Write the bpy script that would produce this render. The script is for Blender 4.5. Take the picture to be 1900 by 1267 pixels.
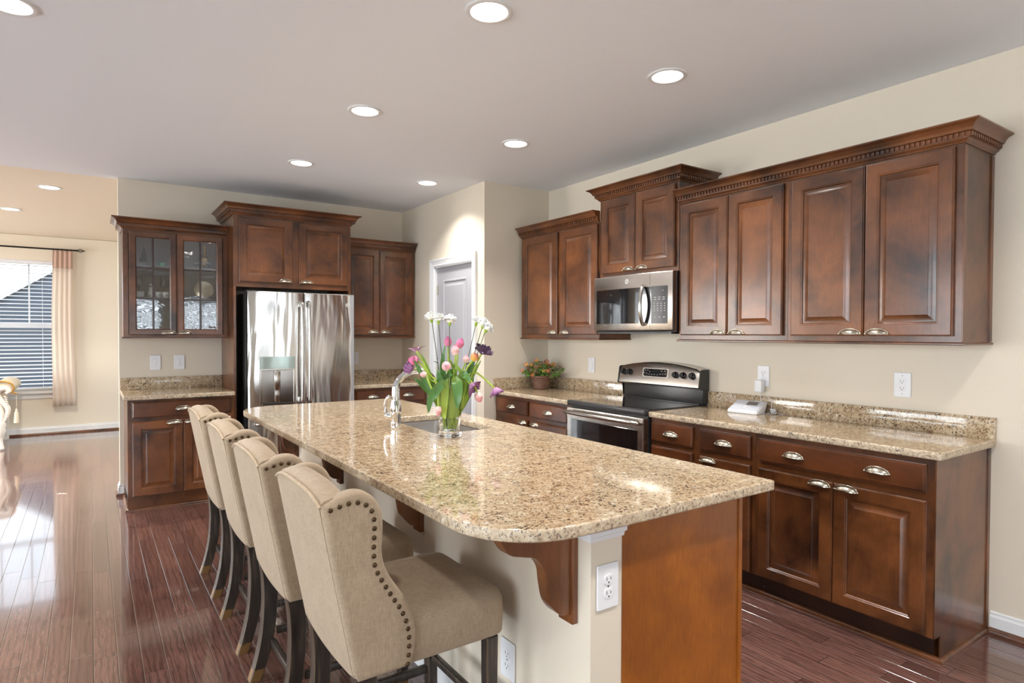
import bpy, bmesh, math, random
from mathutils import Vector, Matrix, noise
random.seed(7)
PI=math.pi
S=bpy.context.scene
for o in list(bpy.data.objects): bpy.data.objects.remove(o)
COL=S.collection
# ------------------------------------------------------------------ camera
F_PX=1141.6; TH=.6004; Y0=639.77; CH=1.4042; PITCH=-.0179; ROLL=.003
cam=bpy.data.objects.new('camera',bpy.data.cameras.new('camera')); COL.objects.link(cam); S.camera=cam
cam.data.sensor_width=36; cam.data.lens=F_PX/1900*36; cam.data.shift_y=(Y0-633.5)/1900
cam.data.clip_start=.05; cam.data.clip_end=200
_s,_c=math.sin(TH),math.cos(TH); _cp,_sp=math.cos(PITCH),math.sin(PITCH)
_R=Vector((_c,-_s,0)); _F=Vector((_s*_cp,_c*_cp,_sp)); _U=Vector((-_s*_sp,-_c*_sp,_cp))
_R2=_R*math.cos(ROLL)+_U*math.sin(ROLL); _U2=_U*math.cos(ROLL)-_R*math.sin(ROLL)
M=Matrix((_R2,_U2,-_F)).transposed().to_4x4(); M.translation=Vector((0,0,CH)); cam.matrix_world=M
# ------------------------------------------------------------------ view, world, daylight
S.view_settings.view_transform='Standard'; S.view_settings.look='None'; S.view_settings.gamma=1
S.view_settings.use_curve_mapping=False; S.view_settings.exposure=0.42
W=bpy.data.worlds.new('sky'); S.world=W; W.use_nodes=True
W.node_tree.nodes['Background'].inputs[0].default_value=(.80,.90,1,1)
W.node_tree.nodes['Background'].inputs[1].default_value=2.6
def area(name,loc,rot,sx,sy,power,col=(1,1,1),shape='RECTANGLE',parent=None,spread=PI):
    l=bpy.data.lights.new(name,'AREA'); l.shape=shape; l.size=sx; l.size_y=sy; l.energy=power; l.color=col; l.spread=spread
    o=bpy.data.objects.new(name,l); COL.objects.link(o); o.location=loc; o.rotation_euler=rot; o.parent=parent
    return o
DAY=(.86,.94,1)
# lamps added for daylight, tilted up to brighten the ceiling, outside windows of the wall behind the camera, the left wall and the family room
area('daylight_rear',(.55,-4.12,1.25),(PI/2+.3,0,0),1.5,1.8,30,DAY)
area('daylight_rear',(2.35,-4.12,1.25),(PI/2+.3,0,0),1.5,1.8,30,DAY)
area('daylight_left',(-5.15,-1.0,1.25),(0,-PI/2-.3,0),2.3,3.0,140,DAY)
area('daylight_left',(-5.15,2.9,1.25),(0,-PI/2-.3,0),2.3,3.2,185,DAY)
area('daylight_left',(-5.15,8.3,1.25),(0,-PI/2-.3,0),2.3,2.8,290,(1,.95,.88))
DOWN=8.6; DOWNCOL=(1,.975,.94)
# ------------------------------------------------------------------ material helpers
class NT:
    def __init__(s,name):
        m=bpy.data.materials.new(name); m.use_nodes=True; s.m=m; s.t=m.node_tree; s.b=s.t.nodes['Principled BSDF']; s.out=s.t.nodes['Material Output']
    def n(s,typ,ins=None,**kw):
        x=s.t.nodes.new('ShaderNode'+typ)
        for k,v in kw.items(): setattr(x,k,v)
        if ins:
            for k,v in ins.items(): s.set(x.inputs[k],v)
        return x
    def set(s,i,v):
        if isinstance(v,bpy.types.NodeSocket): s.t.links.new(v,i)
        elif isinstance(v,bpy.types.Node): s.t.links.new(v.outputs[0],i)
        else:
            if isinstance(v,(tuple,list)) and len(v)==3 and i.type=='RGBA': v=(*v,1)
            i.default_value=v
    def math(s,op,a,b=0,c=0,clamp=False):
        x=s.n('Math',operation=op,use_clamp=clamp); s.set(x.inputs[0],a); s.set(x.inputs[1],b); s.set(x.inputs[2],c); return x.outputs[0]
    def coord(s,kind='Object',scale=(1,1,1),rnd=True,loc=(0,0,0)):
        tc=s.n('TexCoord'); mp=s.n('Mapping',{'Vector':tc.outputs[kind],'Scale':scale,'Location':loc})
        if rnd:
            oi=s.n('ObjectInfo'); r=s.math('MULTIPLY',oi.outputs['Random'],37.0)
            ad=s.n('VectorMath',operation='ADD'); s.set(ad.inputs[0],mp.outputs[0]); cx=s.n('CombineXYZ',{'X':r,'Y':r,'Z':r}); s.set(ad.inputs[1],cx.outputs[0]); return ad.outputs[0]
        return mp.outputs[0]
    def noise(s,vec,scale,detail=4,rough=.55,dist=0):
        return s.n('TexNoise',{'Vector':vec,'Scale':scale,'Detail':detail,'Roughness':rough,'Distortion':dist}).outputs[0]
    def ramp(s,f,stops,interp='LINEAR'):
        r=s.n('ValToRGB',{'Fac':f}); cr=r.color_ramp; cr.interpolation=interp
        while len(cr.elements)<len(stops): cr.elements.new(.5)
        for e,(p,c) in zip(cr.elements,stops):
            e.position=p; e.color=(*c,1) if len(c)==3 else c
        return r.outputs[0]
    def mix(s,f,a,b,mode='MIX'):
        x=s.n('Mix',data_type='RGBA',blend_type=mode); s.set(x.inputs[0],f); s.set(x.inputs[6],a); s.set(x.inputs[7],b); return x.outputs[2]
    def bump(s,h,strength=.2,dist=.01):
        x=s.n('Bump',{'Height':h,'Strength':strength,'Distance':dist}); s.set(s.b.inputs['Normal'],x.outputs[0])
    def p(s,**kw):
        for k,v in kw.items(): s.set(s.b.inputs[k.replace('_',' ')],v)
        return s.m
def srgb(r,g,b):
    f=lambda c:(c/255/12.92) if c<=10 else ((c/255+.055)/1.055)**2.4
    return (f(r),f(g),f(b))
def plain(name,col,rough=.5,metal=0,coat=0,bumps=0,bscale=200,**kw):
    t=NT(name); v=t.coord(); 
    n=t.noise(v,bscale if bumps else 6,3)
    c=t.mix(n,tuple(x*.94 for x in col),tuple(min(1,x*1.06) for x in col))
    t.p(Base_Color=c,Roughness=rough,Metallic=metal,Coat_Weight=coat,Coat_Roughness=.1,**kw)
    if bumps: t.bump(n,bumps,.002)
    return t.m
# walls
M_WALL=plain('wall_paint_cream',srgb(225,213,194),.6,bumps=.06,bscale=350)
M_WALLF=plain('wall_paint_family',srgb(238,228,210),.6,bumps=.06,bscale=350)
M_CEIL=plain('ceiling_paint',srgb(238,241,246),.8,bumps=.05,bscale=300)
M_CEILF=plain('ceiling_cream_family',srgb(244,232,212),.8,bumps=.05,bscale=300)  # warmer cream tone for the ceiling over the family room
M_WHITE=plain('white_trim_paint',srgb(232,232,232),.35)
M_DOORP=plain('white_door_paint_shaded',srgb(182,181,185),.4)  # white door; the shade it stands in is put into the grey colour
M_PLAST=plain('white_plastic',srgb(238,238,240),.35)
M_DARK=plain('dark_slot',(.02,.02,.02),.5)
M_CARVE=plain('carved_cream_wood',srgb(226,220,210),.45)
M_UPH=plain('cream_upholstery',srgb(208,194,172),.8,bumps=.3,bscale=300)
M_GOLD=plain('gold',srgb(205,160,80),.3,metal=.8)
def wood(name,dark,light,rough=.3,coat=.35,horizontal=False):
    t=NT(name); v=t.coord(); sc=(9,9,1.2) if not horizontal else (1.2,9,9)
    blotch=t.noise(v,3.2,4,.6,.4)
    g=t.n('Mapping',{'Vector':v,'Scale':tuple(x*6 for x in sc)}).outputs[0]
    grain=t.noise(g,2.2,5,.65)
    c=t.ramp(blotch,[(.30,dark),(.5,tuple(a*.45+b*.55 for a,b in zip(dark,light))),(.68,light)])
    c=t.mix(t.ramp(grain,[(.3,(.62,.62,.62)),(.65,(1.08,1.08,1.08))]),(0,0,0),c,'MIX') if False else t.mix(.55,c,t.ramp(grain,[(.3,(.55,.55,.55)),(.65,(1,1,1))]),'MULTIPLY')
    t.bump(grain,.05,.001)
    return t.p(Base_Color=c,Roughness=rough,Coat_Weight=coat,Coat_Roughness=.14)
M_WOOD=wood('cherry_cabinet_wood',(.028,.0085,.0030),(.222,.074,.021))
M_WOODH=wood('cherry_drawer_wood',(.027,.0082,.0030),(.168,.050,.014),horizontal=True)
M_PANEL=wood('island_end_panel_wood',(.21,.055,.004),(.44,.130,.008),rough=.35,coat=.25)
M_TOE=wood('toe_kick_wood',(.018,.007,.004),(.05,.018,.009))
M_INT=plain('cabinet_interior',srgb(150,140,130),.5)
def granite():
    t=NT('granite_cream_brown'); v=t.coord(rnd=False)
    wv=t.n('VectorMath',operation='ADD'); nv=t.n('TexNoise',{'Vector':v,'Scale':9,'Detail':3}); t.set(wv.inputs[0],v)
    sc=t.n('VectorMath',operation='SCALE'); t.set(sc.inputs[0],nv.outputs[1]); sc.inputs['Scale'].default_value=.05; t.set(wv.inputs[1],sc.outputs[0]); w=wv.outputs[0]
    base=t.ramp(t.noise(w,34,6,.72),[(.30,srgb(138,112,84)),(.42,srgb(176,152,122)),(.55,srgb(200,181,151)),(.70,srgb(227,218,198))])
    big=t.noise(v,5,3); base=t.mix(t.math('MULTIPLY',big,.35),base,srgb(196,168,130))
    brown=t.noise(w,95,4,.65,.3)
    c=t.mix(t.ramp(brown,[(.55,(0,0,0)),(.62,(1,1,1))]),base,srgb(118,88,62))
    dk=t.noise(w,125,3,.6,.4); dk2=t.noise(v,17,2)
    m=t.math('ADD',dk,t.math('MULTIPLY',t.math('SUBTRACT',dk2,.5),.35))
    c=t.mix(t.ramp(m,[(.595,(0,0,0)),(.63,(1,1,1))]),c,srgb(48,32,26))
    wh=t.noise(w,40,3,.6); c=t.mix(t.ramp(wh,[(.66,(0,0,0)),(.72,(1,1,1))]),c,srgb(240,234,220))
    return t.p(Base_Color=c,Roughness=.09,Coat_Weight=.3,Coat_Roughness=.04,Specular_IOR_Level=.5)
M_GRAN=granite()
def granite_edge():
    m=M_GRAN.copy(); m.name='granite_chiselled_edge'; nt=m.node_tree; b=nt.nodes['Principled BSDF']
    b.inputs['Roughness'].default_value=.35; b.inputs['Coat Weight'].default_value=.15
    tc=nt.nodes.new('ShaderNodeTexCoord'); n=nt.nodes.new('ShaderNodeTexNoise'); n.inputs['Scale'].default_value=70; n.inputs['Detail'].default_value=5
    bp=nt.nodes.new('ShaderNodeBump'); bp.inputs['Strength'].default_value=.7; bp.inputs['Distance'].default_value=.006
    nt.links.new(tc.outputs['Object'],n.inputs['Vector']); nt.links.new(n.outputs[0],bp.inputs['Height']); nt.links.new(bp.outputs[0],b.inputs['Normal'])
    l=b.inputs['Base Color'].links[0].from_socket; mx=nt.nodes.new('ShaderNodeMix'); mx.data_type='RGBA'; mx.inputs[0].default_value=.12; nt.links.new(l,mx.inputs[6]); mx.inputs[7].default_value=(*srgb(236,228,212),1); nt.links.new(mx.outputs[2],b.inputs['Base Color'])
    return m
M_GEDGE=granite_edge()
def floor_mat():
    t=NT('hardwood_plank_floor'); tc=t.n('TexCoord'); sp=t.n('SeparateXYZ',{'Vector':tc.outputs['Object']})
    X,Y=sp.outputs[0],sp.outputs[1]; Wd=.0855; L=1.15
    u=t.math('DIVIDE',X,Wd); iu=t.math('FLOOR',u); fu=t.math('SUBTRACT',u,iu)
    h=t.n('TexWhiteNoise',noise_dimensions='1D'); t.set(h.inputs['W'],iu)
    vv=t.math('ADD',t.math('DIVIDE',Y,L),t.math('MULTIPLY',h.outputs[0],7.3)); iv=t.math('FLOOR',vv); fv=t.math('SUBTRACT',vv,iv)
    cid=t.n('CombineXYZ',{'X':iu,'Y':iv}); h2=t.n('TexWhiteNoise',noise_dimensions='3D'); t.set(h2.inputs['Vector'],cid.outputs[0])
    eu=t.math('MULTIPLY',t.math('MINIMUM',fu,t.math('SUBTRACT',1,fu)),Wd); ev=t.math('MULTIPLY',t.math('MINIMUM',fv,t.math('SUBTRACT',1,fv)),L)
    e=t.math('MINIMUM',eu,ev); gap=t.math('DIVIDE',e,.0026,clamp=True)
    off=t.math('MULTIPLY',h2.outputs[0],50)
    gv=t.n('CombineXYZ',{'X':t.math('MULTIPLY',X,1),'Y':t.math('MULTIPLY',Y,.10),'Z':off}).outputs[0]
    rings=t.n('TexWave',{'Vector':gv,'Scale':13,'Distortion':9,'Detail':3,'Detail Scale':2.2,'Detail Roughness':.6},wave_type='BANDS',bands_direction='X').outputs[1]
    fine=t.noise(t.n('CombineXYZ',{'X':t.math('MULTIPLY',X,260),'Y':t.math('MULTIPLY',Y,9),'Z':off}).outputs[0],1,3)
    base=t.mix(h2.outputs[0],(.122,.058,.046),(.215,.107,.087))
    c=t.mix(t.math('MULTIPLY',t.ramp(rings,[(.0,(1,1,1)),(.34,(0,0,0))]),.58),base,(.040,.015,.012))
    c=t.mix(t.math('MULTIPLY',t.ramp(fine,[(.35,(1,1,1)),(.6,(0,0,0))]),.35),c,(.035,.012,.010))
    c=t.mix(gap,(.022,.012,.010),c)
    hgt=t.math('ADD',t.math('MULTIPLY',gap,1.0),t.math('MULTIPLY',t.noise(gv,4,2),.12))
    t.bump(hgt,.7,.003)
    return t.p(Base_Color=c,Roughness=.13,Coat_Weight=.7,Coat_Roughness=.05,Specular_IOR_Level=.55)
M_FLOOR=floor_mat()
def steel(name,col=(.62,.60,.58),rough=.24,brush=(1,1,90),wavy=0,bs=.004):
    t=NT(name); v=t.coord(rnd=False); g=t.n('Mapping',{'Vector':v,'Scale':brush}).outputs[0]; n=t.noise(g,12,3)
    r=t.ramp(n,[(.3,(rough*.92,)*3),(.7,(rough*1.1,)*3)])
    t.p(Base_Color=col,Metallic=1.0,Roughness=r)
    if wavy:
        w=t.n('Mapping',{'Vector':v,'Scale':(4.2,1,.7)}).outputs[0]; t.bump(t.noise(w,1.6,2,.5,.6),wavy,.06)
    else: t.bump(n,bs,.001)
    return t.m
M_FRIDGE=steel('fridge_stainless',(.66,.64,.62),.17,(60,60,1),wavy=.30)
M_STEEL=steel('brushed_stainless',(.66,.62,.57),.25,(1,1,70))
M_HSTEEL=plain('handle_stainless',(.60,.57,.53),.2,metal=1)
M_SINK=steel('sink_stainless',(.62,.61,.60),.3,(40,1,1))
M_NICKEL=plain('satin_nickel',srgb(196,188,172),.24,metal=1)
M_CHROME=plain('chrome',(.75,.75,.75),.06,metal=1)
M_BLACK=plain('black_appliance',(.012,.012,.013),.25)
M_BLKGL=plain('black_glass',(.008,.008,.009),.03,coat=1)
M_CHAR=plain('charcoal_enamel',(.034,.033,.033),.3)
M_BTN=plain('grey_button_print',srgb(170,170,170),.5)
M_DISP=plain('dispenser_panel',srgb(150,160,152),.12,metal=.5)
M_SILVER=plain('silver_badge',srgb(200,198,192),.35)
M_SLOT=plain('outlet_slot_grey',srgb(105,103,100),.5)
M_BRONZE=plain('antique_bronze_nail',srgb(84,66,46),.35,metal=.8)
def fabric(name,c1,c2):
    t=NT(name); v=t.coord(); a=t.noise(t.n('Mapping',{'Vector':v,'Scale':(1,1,.12)}).outputs[0],420,3); b=t.noise(t.n('Mapping',{'Vector':v,'Scale':(.12,.12,1)}).outputs[0],420,3); big=t.noise(v,14,4)
    w=t.math('ADD',t.math('MULTIPLY',a,.5),t.math('ADD',t.math('MULTIPLY',b,.3),t.math('MULTIPLY',big,.2)))
    t.bump(w,.2,.0015)
    return t.p(Base_Color=t.ramp(w,[(.38,c1),(.62,c2)]),Roughness=.9,Sheen_Weight=.15)
M_FAB=fabric('beige_linen_fabric',srgb(150,130,106),srgb(175,154,128))
M_PIPE=fabric('beige_linen_piping',srgb(160,138,110),srgb(196,174,146))
def legwood():
    t=NT('distressed_black_leg'); v=t.coord(); n=t.noise(t.n('Mapping',{'Vector':v,'Scale':(1,1,.1)}).outputs[0],60,5)
    tc=t.n('TexCoord'); z=t.n('SeparateXYZ',{'Vector':tc.outputs['Object']}).outputs[2]
    c=t.ramp(n,[(.30,(.016,.011,.009)),(.56,(.040,.029,.022)),(.70,(.10,.070,.045))])
    geo=t.n('NewGeometry'); 
    foot=t.math('LESS_THAN',t.math('ADD',z,t.math('MULTIPLY',n,.03)),.058)
    c=t.mix(foot,c,srgb(120,88,48))
    t.bump(n,.15,.002)
    return t.p(Base_Color=c,Roughness=.42,Coat_Weight=.2)
M_LEG=legwood()
M_LEGEDGE=plain('worn_leg_edge',srgb(88,70,52),.4)
def glassy(name,tint=(1,1,1),refl=.12,rough=0,wavy=0,base=(.9,.95,.95)):
    t=NT(name); t.t.nodes.remove(t.b)
    tr=t.n('BsdfTransparent',{'Color':tint}); gl=t.n('BsdfGlossy',{'Color':(1,1,1),'Roughness':rough}); f=t.n('Fresnel',{'IOR':1.5})
    if wavy:
        v=t.coord(rnd=False); n=t.noise(t.n('Mapping',{'Vector':v,'Scale':(1,1,2.2)}).outputs[0],5.5,2,.5,.8); b=t.n('Bump',{'Height':n,'Strength':wavy,'Distance':.05}); t.set(gl.inputs['Normal'],b.outputs[0])
    ge=t.n('NewGeometry'); fac=t.math('MULTIPLY',t.math('ADD',t.math('MULTIPLY',f.outputs[0],1.4),refl,clamp=True),t.math('SUBTRACT',1,ge.outputs['Backfacing']))
    mx=t.n('MixShader'); t.set(mx.inputs[0],fac); t.set(mx.inputs[1],tr.outputs[0]); t.set(mx.inputs[2],gl.outputs[0]); t.set(t.out.inputs[0],mx.outputs[0]); return t.m
M_PANE=glassy('window_glass',refl=.02)
M_CGLASS=glassy('cabinet_door_glass',tint=(.9,.92,.93),refl=.085,wavy=.011)
M_WINE=glassy('clear_glassware',tint=(.92,.94,.95),refl=.06)
def realglass(name,col=(1,1,1),ior=1.45):
    t=NT(name); return t.p(Base_Color=col,Roughness=0.0,Transmission_Weight=1.0,IOR=ior)
M_VASE=realglass('vase_glass',(.96,.98,.98),1.35)
M_WATER=realglass('water',(.97,1,.96),1.33)
def emis(name,col,st):
    t=NT(name); return t.p(Base_Color=(1,1,1),Emission_Color=col,Emission_Strength=st)
M_LENS=emis('lit_lamp_lens',(1,.97,.92),5.0)
M_LCD=plain('grey_lcd_screen',srgb(112,108,104),.2)
M_ROD=plain('black_iron',(.02,.018,.018),.35,metal=.6)
M_SLAT=plain('white_blind_slat',srgb(235,238,245),.5)
def curtain_m():
    t=NT('blush_sheer_curtain'); t.t.nodes.remove(t.b); c=srgb(250,240,230)
    d=t.n('BsdfDiffuse',{'Color':c}); q=t.n('BsdfTranslucent',{'Color':c}); mx=t.n('MixShader'); t.set(mx.inputs[0],.45); t.set(mx.inputs[1],d.outputs[0]); t.set(mx.inputs[2],q.outputs[0])
    tr=t.n('BsdfTransparent'); m2=t.n('MixShader'); t.set(m2.inputs[0],.10); t.set(m2.inputs[1],mx.outputs[0]); t.set(m2.inputs[2],tr.outputs[0]); t.set(t.out.inputs[0],m2.outputs[0]); return t.m
M_CURT=curtain_m()
M_CURTT=plain('curtain_header',srgb(196,165,150),.9)
def siding():
    t=NT('grey_lap_siding'); tc=t.n('TexCoord'); z=t.n('SeparateXYZ',{'Vector':tc.outputs['Object']}).outputs[2]
    f=t.math('FRACT',t.math('DIVIDE',z,.14)); t.bump(f,.6,.02)
    return t.p(Base_Color=t.mix(t.math('GREATER_THAN',f,.9),srgb(84,93,108),srgb(66,74,90)),Roughness=.7)
M_SIDE=siding()
M_ROOF=plain('roof_shingle',srgb(110,112,118),.9)
def grass_m():
    t=NT('lawn'); return t.p(Base_Color=t.ramp(t.noise(t.coord(rnd=False),3,6),[(.3,srgb(70,90,60)),(.7,srgb(120,130,95))]),Roughness=1)
M_LAWN=grass_m()
# plants
def petal(name,base,tip,scale=30):
    t=NT(name); tc=t.n('TexCoord'); uv=t.n('SeparateXYZ',{'Vector':tc.outputs['UV']}).outputs[1]
    n=t.noise(t.n('Mapping',{'Vector':tc.outputs['UV'],'Scale':(9,1,1)}).outputs[0],3,3)
    f=t.math('ADD',uv,t.math('MULTIPLY',t.math('SUBTRACT',n,.5),.5),clamp=True)
    return t.p(Base_Color=t.mix(f,base,tip),Roughness=.5,Subsurface_Weight=.15,Subsurface_Radius=(.01,.005,.004),Sheen_Weight=.15)
M_PINK=petal('petal_pink',srgb(226,140,170),srgb(196,72,132))
M_PALE=petal('petal_pale_pink',srgb(238,208,196),srgb(222,138,154))
M_LILAC=petal('petal_lilac',srgb(180,130,170),srgb(138,82,132))
M_PURP=petal('petal_dark_purple',srgb(105,68,105),srgb(78,48,84))
M_ORNG=petal('petal_orange_pink',srgb(240,190,70),srgb(215,120,110))
M_CARN=petal('petal_white',srgb(250,250,238),srgb(254,254,252)); _b=M_CARN.node_tree.nodes['Principled BSDF']; _b.inputs['Subsurface Weight'].default_value=.6; _b.inputs['Subsurface Radius'].default_value=(.02,.02,.018)
M_STEM=plain('tulip_stem_green',srgb(176,200,78),.4)
M_STEMD=plain('carnation_stem_green',srgb(62,84,52),.5)
M_CALYX=plain('calyx_green',srgb(150,185,60),.5)
def leafm(name,a,b,base=None):
    t=NT(name); tc=t.n('TexCoord'); n=t.noise(t.n('Mapping',{'Vector':tc.outputs['UV'],'Scale':(14,1,1)}).outputs[0],3,3); v=t.n('SeparateXYZ',{'Vector':tc.outputs['UV']}).outputs[1]
    c=t.mix(n,a,b)
    if base: c=t.mix(t.ramp(v,[(.12,(1,1,1)),(.5,(0,0,0))]),c,base)
    return t.p(Base_Color=c,Roughness=.42,Coat_Weight=.1,Subsurface_Weight=.08,Subsurface_Radius=(.01,.02,.004))
M_LEAF=leafm('tulip_leaf',srgb(50,92,44),srgb(96,140,62),srgb(165,190,78))
M_LEAFL=leafm('tulip_leaf_light',srgb(98,140,46),srgb(150,182,70),srgb(175,200,85))
M_PLEAF=leafm('petunia_leaf',srgb(62,98,36),srgb(132,165,70))
M_STAM=plain('tulip_stamen',srgb(235,215,120),.5)
M_POT=plain('brown_plastic_pot',srgb(112,80,62),.45)
M_SOIL=plain('potting_soil',srgb(45,32,24),.95,bumps=.6)
M_PRED=petal('petunia_red',srgb(244,200,120),srgb(196,60,60)); M_PYEL=petal('petunia_yellow',srgb(244,205,90),srgb(205,120,60)); M_PDK=petal('petunia_dark',srgb(150,120,80),srgb(92,40,40))
# ------------------------------------------------------------------ mesh helpers
def finish(me,mats,smooth=True,ang=35):
    for m in (mats if isinstance(mats,(list,tuple)) else [mats]): me.materials.append(m)
    if smooth and len(me.polygons):
        me.polygons.foreach_set('use_smooth',[True]*len(me.polygons)); me.set_sharp_from_angle(angle=math.radians(ang))
    return me
def link(name,me,parent=None,loc=(0,0,0),rot=(0,0,0)):
    o=bpy.data.objects.new(name,me); COL.objects.link(o); o.parent=parent; o.location=loc; o.rotation_euler=rot; return o
class MB:
    def __init__(s): s.bm=bmesh.new(); s.uv=s.bm.loops.layers.uv.new('UVMap')
    def _merge(s,b,mat=None):
        if mat is not None: b.transform(mat)
        me=bpy.data.meshes.new('t'); b.to_mesh(me); b.free(); s.bm.from_mesh(me); bpy.data.meshes.remove(me)
    def box(s,lo,hi,bev=0,seg=2,mi=0,mat=None):
        b=bmesh.new(); bmesh.ops.create_cube(b,size=1)
        for v in b.verts: v.co=Vector([lo[i]+(v.co[i]+.5)*(hi[i]-lo[i]) for i in range(3)])
        if bev: bmesh.ops.bevel(b,geom=list(b.edges),offset=bev,segments=seg,affect='EDGES',profile=.5)
        for f in b.faces: f.material_index=mi
        s._merge(b,mat); return s
    def rings(s,rings,cap=True,close=True,mi=0,uv=False):
        R=[[s.bm.verts.new(p) for p in r] for r in rings]; n=len(R[0])
        for i in range(len(R)-1):
            for j in range(n if close else n-1):
                k=(j+1)%n
                try:
                    f=s.bm.faces.new((R[i][j],R[i][k],R[i+1][k],R[i+1][j])); f.material_index=mi
                    if uv:
                        for l,(a,b) in zip(f.loops,((j,i),(j+1,i),(j+1,i+1),(j,i+1))): l[s.uv].uv=(a/n,b/(len(R)-1))
                except ValueError: pass
        if cap and close:
            for r in (R[0],R[-1]):
                if n>2:
                    try: f=s.bm.faces.new(r); f.material_index=mi
                    except ValueError: pass
        return s
    def tube(s,pts,r,n=10,mi=0,cap=True):
        pts=[Vector(p) for p in pts]; rr=r if isinstance(r,(list,tuple)) else [r]*len(pts); out=[]; up=None
        for i,p in enumerate(pts):
            t=(pts[min(i+1,len(pts)-1)]-pts[max(i-1,0)]).normalized()
            if up is None: up=Vector((0,0,1)) if abs(t.z)<.9 else Vector((1,0,0))
            a=t.cross(up).normalized(); up=a.cross(t).normalized()
            out.append([p+(a*math.cos(2*PI*k/n)+up*math.sin(2*PI*k/n))*rr[i] for k in range(n)])
        return s.rings(out,cap,mi=mi)
    def cyl(s,a,b,r,r2=None,n=24,mi=0): return s.tube([a,b],[r,r if r2 is None else r2],n,mi)
    def lathe(s,prof,n=28,c=(0,0,0),mi=0,cap=True,fn=None,mat=None):
        out=[]
        for r,z in prof:
            ring=[]
            for k in range(n):
                a=2*PI*k/n; q=r*(fn(a,z) if fn else 1); p=Vector((q*math.cos(a),q*math.sin(a),z))
                p=(mat@p if mat else p)+Vector(c); ring.append(p)
            out.append(ring)
        return s.rings(out,cap,mi=mi)
    def sphere(s,c,r,sc=(1,1,1),u=16,v=10,mi=0,mat=None):
        b=bmesh.new(); bmesh.ops.create_uvsphere(b,u_segments=u,v_segments=v,radius=r)
        for q in b.verts: q.co=Vector([q.co[i]*sc[i] for i in range(3)])
        if mat: b.transform(mat)
        bmesh.ops.translate(b,vec=Vector(c),verts=b.verts)
        for f in b.faces: f.material_index=mi
        s._merge(b); return s
    def frame(s,x0,x1,z0,z1,loops,mi=0,last=False):   # nested mitred rectangles: loops=[(inset,y)]
        R=[[(x0+i,y,z0+i),(x1-i,y,z0+i),(x1-i,y,z1-i),(x0+i,y,z1-i)] for i,y in loops]
        V=[[s.bm.verts.new(p) for p in r] for r in R]
        for a,b in zip(V,V[1:]):
            for j in range(4):
                f=s.bm.faces.new((a[j],a[(j+1)%4],b[(j+1)%4],b[j])); f.material_index=mi
        if last: s.bm.faces.new(V[-1]).material_index=mi
        return s
    def patch(s,fn,nu,nv,mi=0):
        V=[[s.bm.verts.new(fn(i/nu,j/nv)) for i in range(nu+1)] for j in range(nv+1)]
        for j in range(nv):
            for i in range(nu):
                f=s.bm.faces.new((V[j][i],V[j][i+1],V[j+1][i+1],V[j+1][i])); f.material_index=mi
                for l,(a,b) in zip(f.loops,((i,j),(i+1,j),(i+1,j+1),(i,j+1))): l[s.uv].uv=(a/nu,b/nv)
        return s
    def mesh(s,mesh): s.bm.from_mesh(mesh); return s
    def build(s,name,mats,parent=None,loc=(0,0,0),rot=(0,0,0),smooth=True,ang=35,norm=True):
        if norm: bmesh.ops.recalc_face_normals(s.bm,faces=list(s.bm.faces))
        me=bpy.data.meshes.new(name); s.bm.to_mesh(me); s.bm.free(); finish(me,mats,smooth,ang)
        return link(name,me,parent,loc,rot)
def tag(o,label=None,cat=None,group=None,kind=None):
    if label: o['label']=label
    if cat: o['category']=cat
    if group: o['group']=group
    if kind: o['kind']=kind
    return o
def thing(name,label,cat,loc=(0,0,0),rz=0,group=None):
    o=bpy.data.objects.new(name,None); COL.objects.link(o); o.location=loc; o.rotation_euler=(0,0,rz); o.empty_display_size=.05
    return tag(o,label,cat,group)
def struct(o): o['kind']='structure'; return o
def copy_tree(root,loc,label=None,rz=None):
    def cp(o,par):
        c=o.copy(); COL.objects.link(c); c.parent=par
        for ch in [x for x in bpy.data.objects if x.parent==o]: cp(ch,c)
        return c
    r=cp(root,None); r.location=loc
    if rz is not None: r.rotation_euler=(0,0,rz)
    if label: r['label']=label
    return r
def curve_mesh(splines,depth,bev=0,mat=None,offset=None,bres=3):
    cu=bpy.data.curves.new('c','CURVE'); cu.dimensions='2D'; cu.fill_mode='BOTH'; cu.extrude=max(0,depth/2-bev); cu.bevel_depth=bev; cu.bevel_resolution=bres
    cu.offset=-bev if offset is None else offset
    for pts in splines:
        sp=cu.splines.new('POLY'); sp.points.add(len(pts)-1); sp.use_cyclic_u=True
        for p,q in zip(sp.points,pts): p.co=(q[0],q[1],0,1)
    ob=bpy.data.objects.new('c',cu); COL.objects.link(ob); dg=bpy.context.evaluated_depsgraph_get(); me=bpy.data.meshes.new_from_object(ob.evaluated_get(dg))
    bpy.data.objects.remove(ob); bpy.data.curves.remove(cu)
    if mat is not None: me.transform(mat)
    return me
def text_mesh(txt,size,depth=.0006,mat=None,align='CENTER'):
    cu=bpy.data.curves.new('t','FONT'); cu.body=txt; cu.size=size; cu.extrude=depth/2; cu.align_x=align; cu.align_y='CENTER'
    ob=bpy.data.objects.new('t',cu); COL.objects.link(ob); dg=bpy.context.evaluated_depsgraph_get(); me=bpy.data.meshes.new_from_object(ob.evaluated_get(dg))
    bpy.data.objects.remove(ob); bpy.data.curves.remove(cu)
    if mat is not None: me.transform(mat)
    return me
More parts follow.
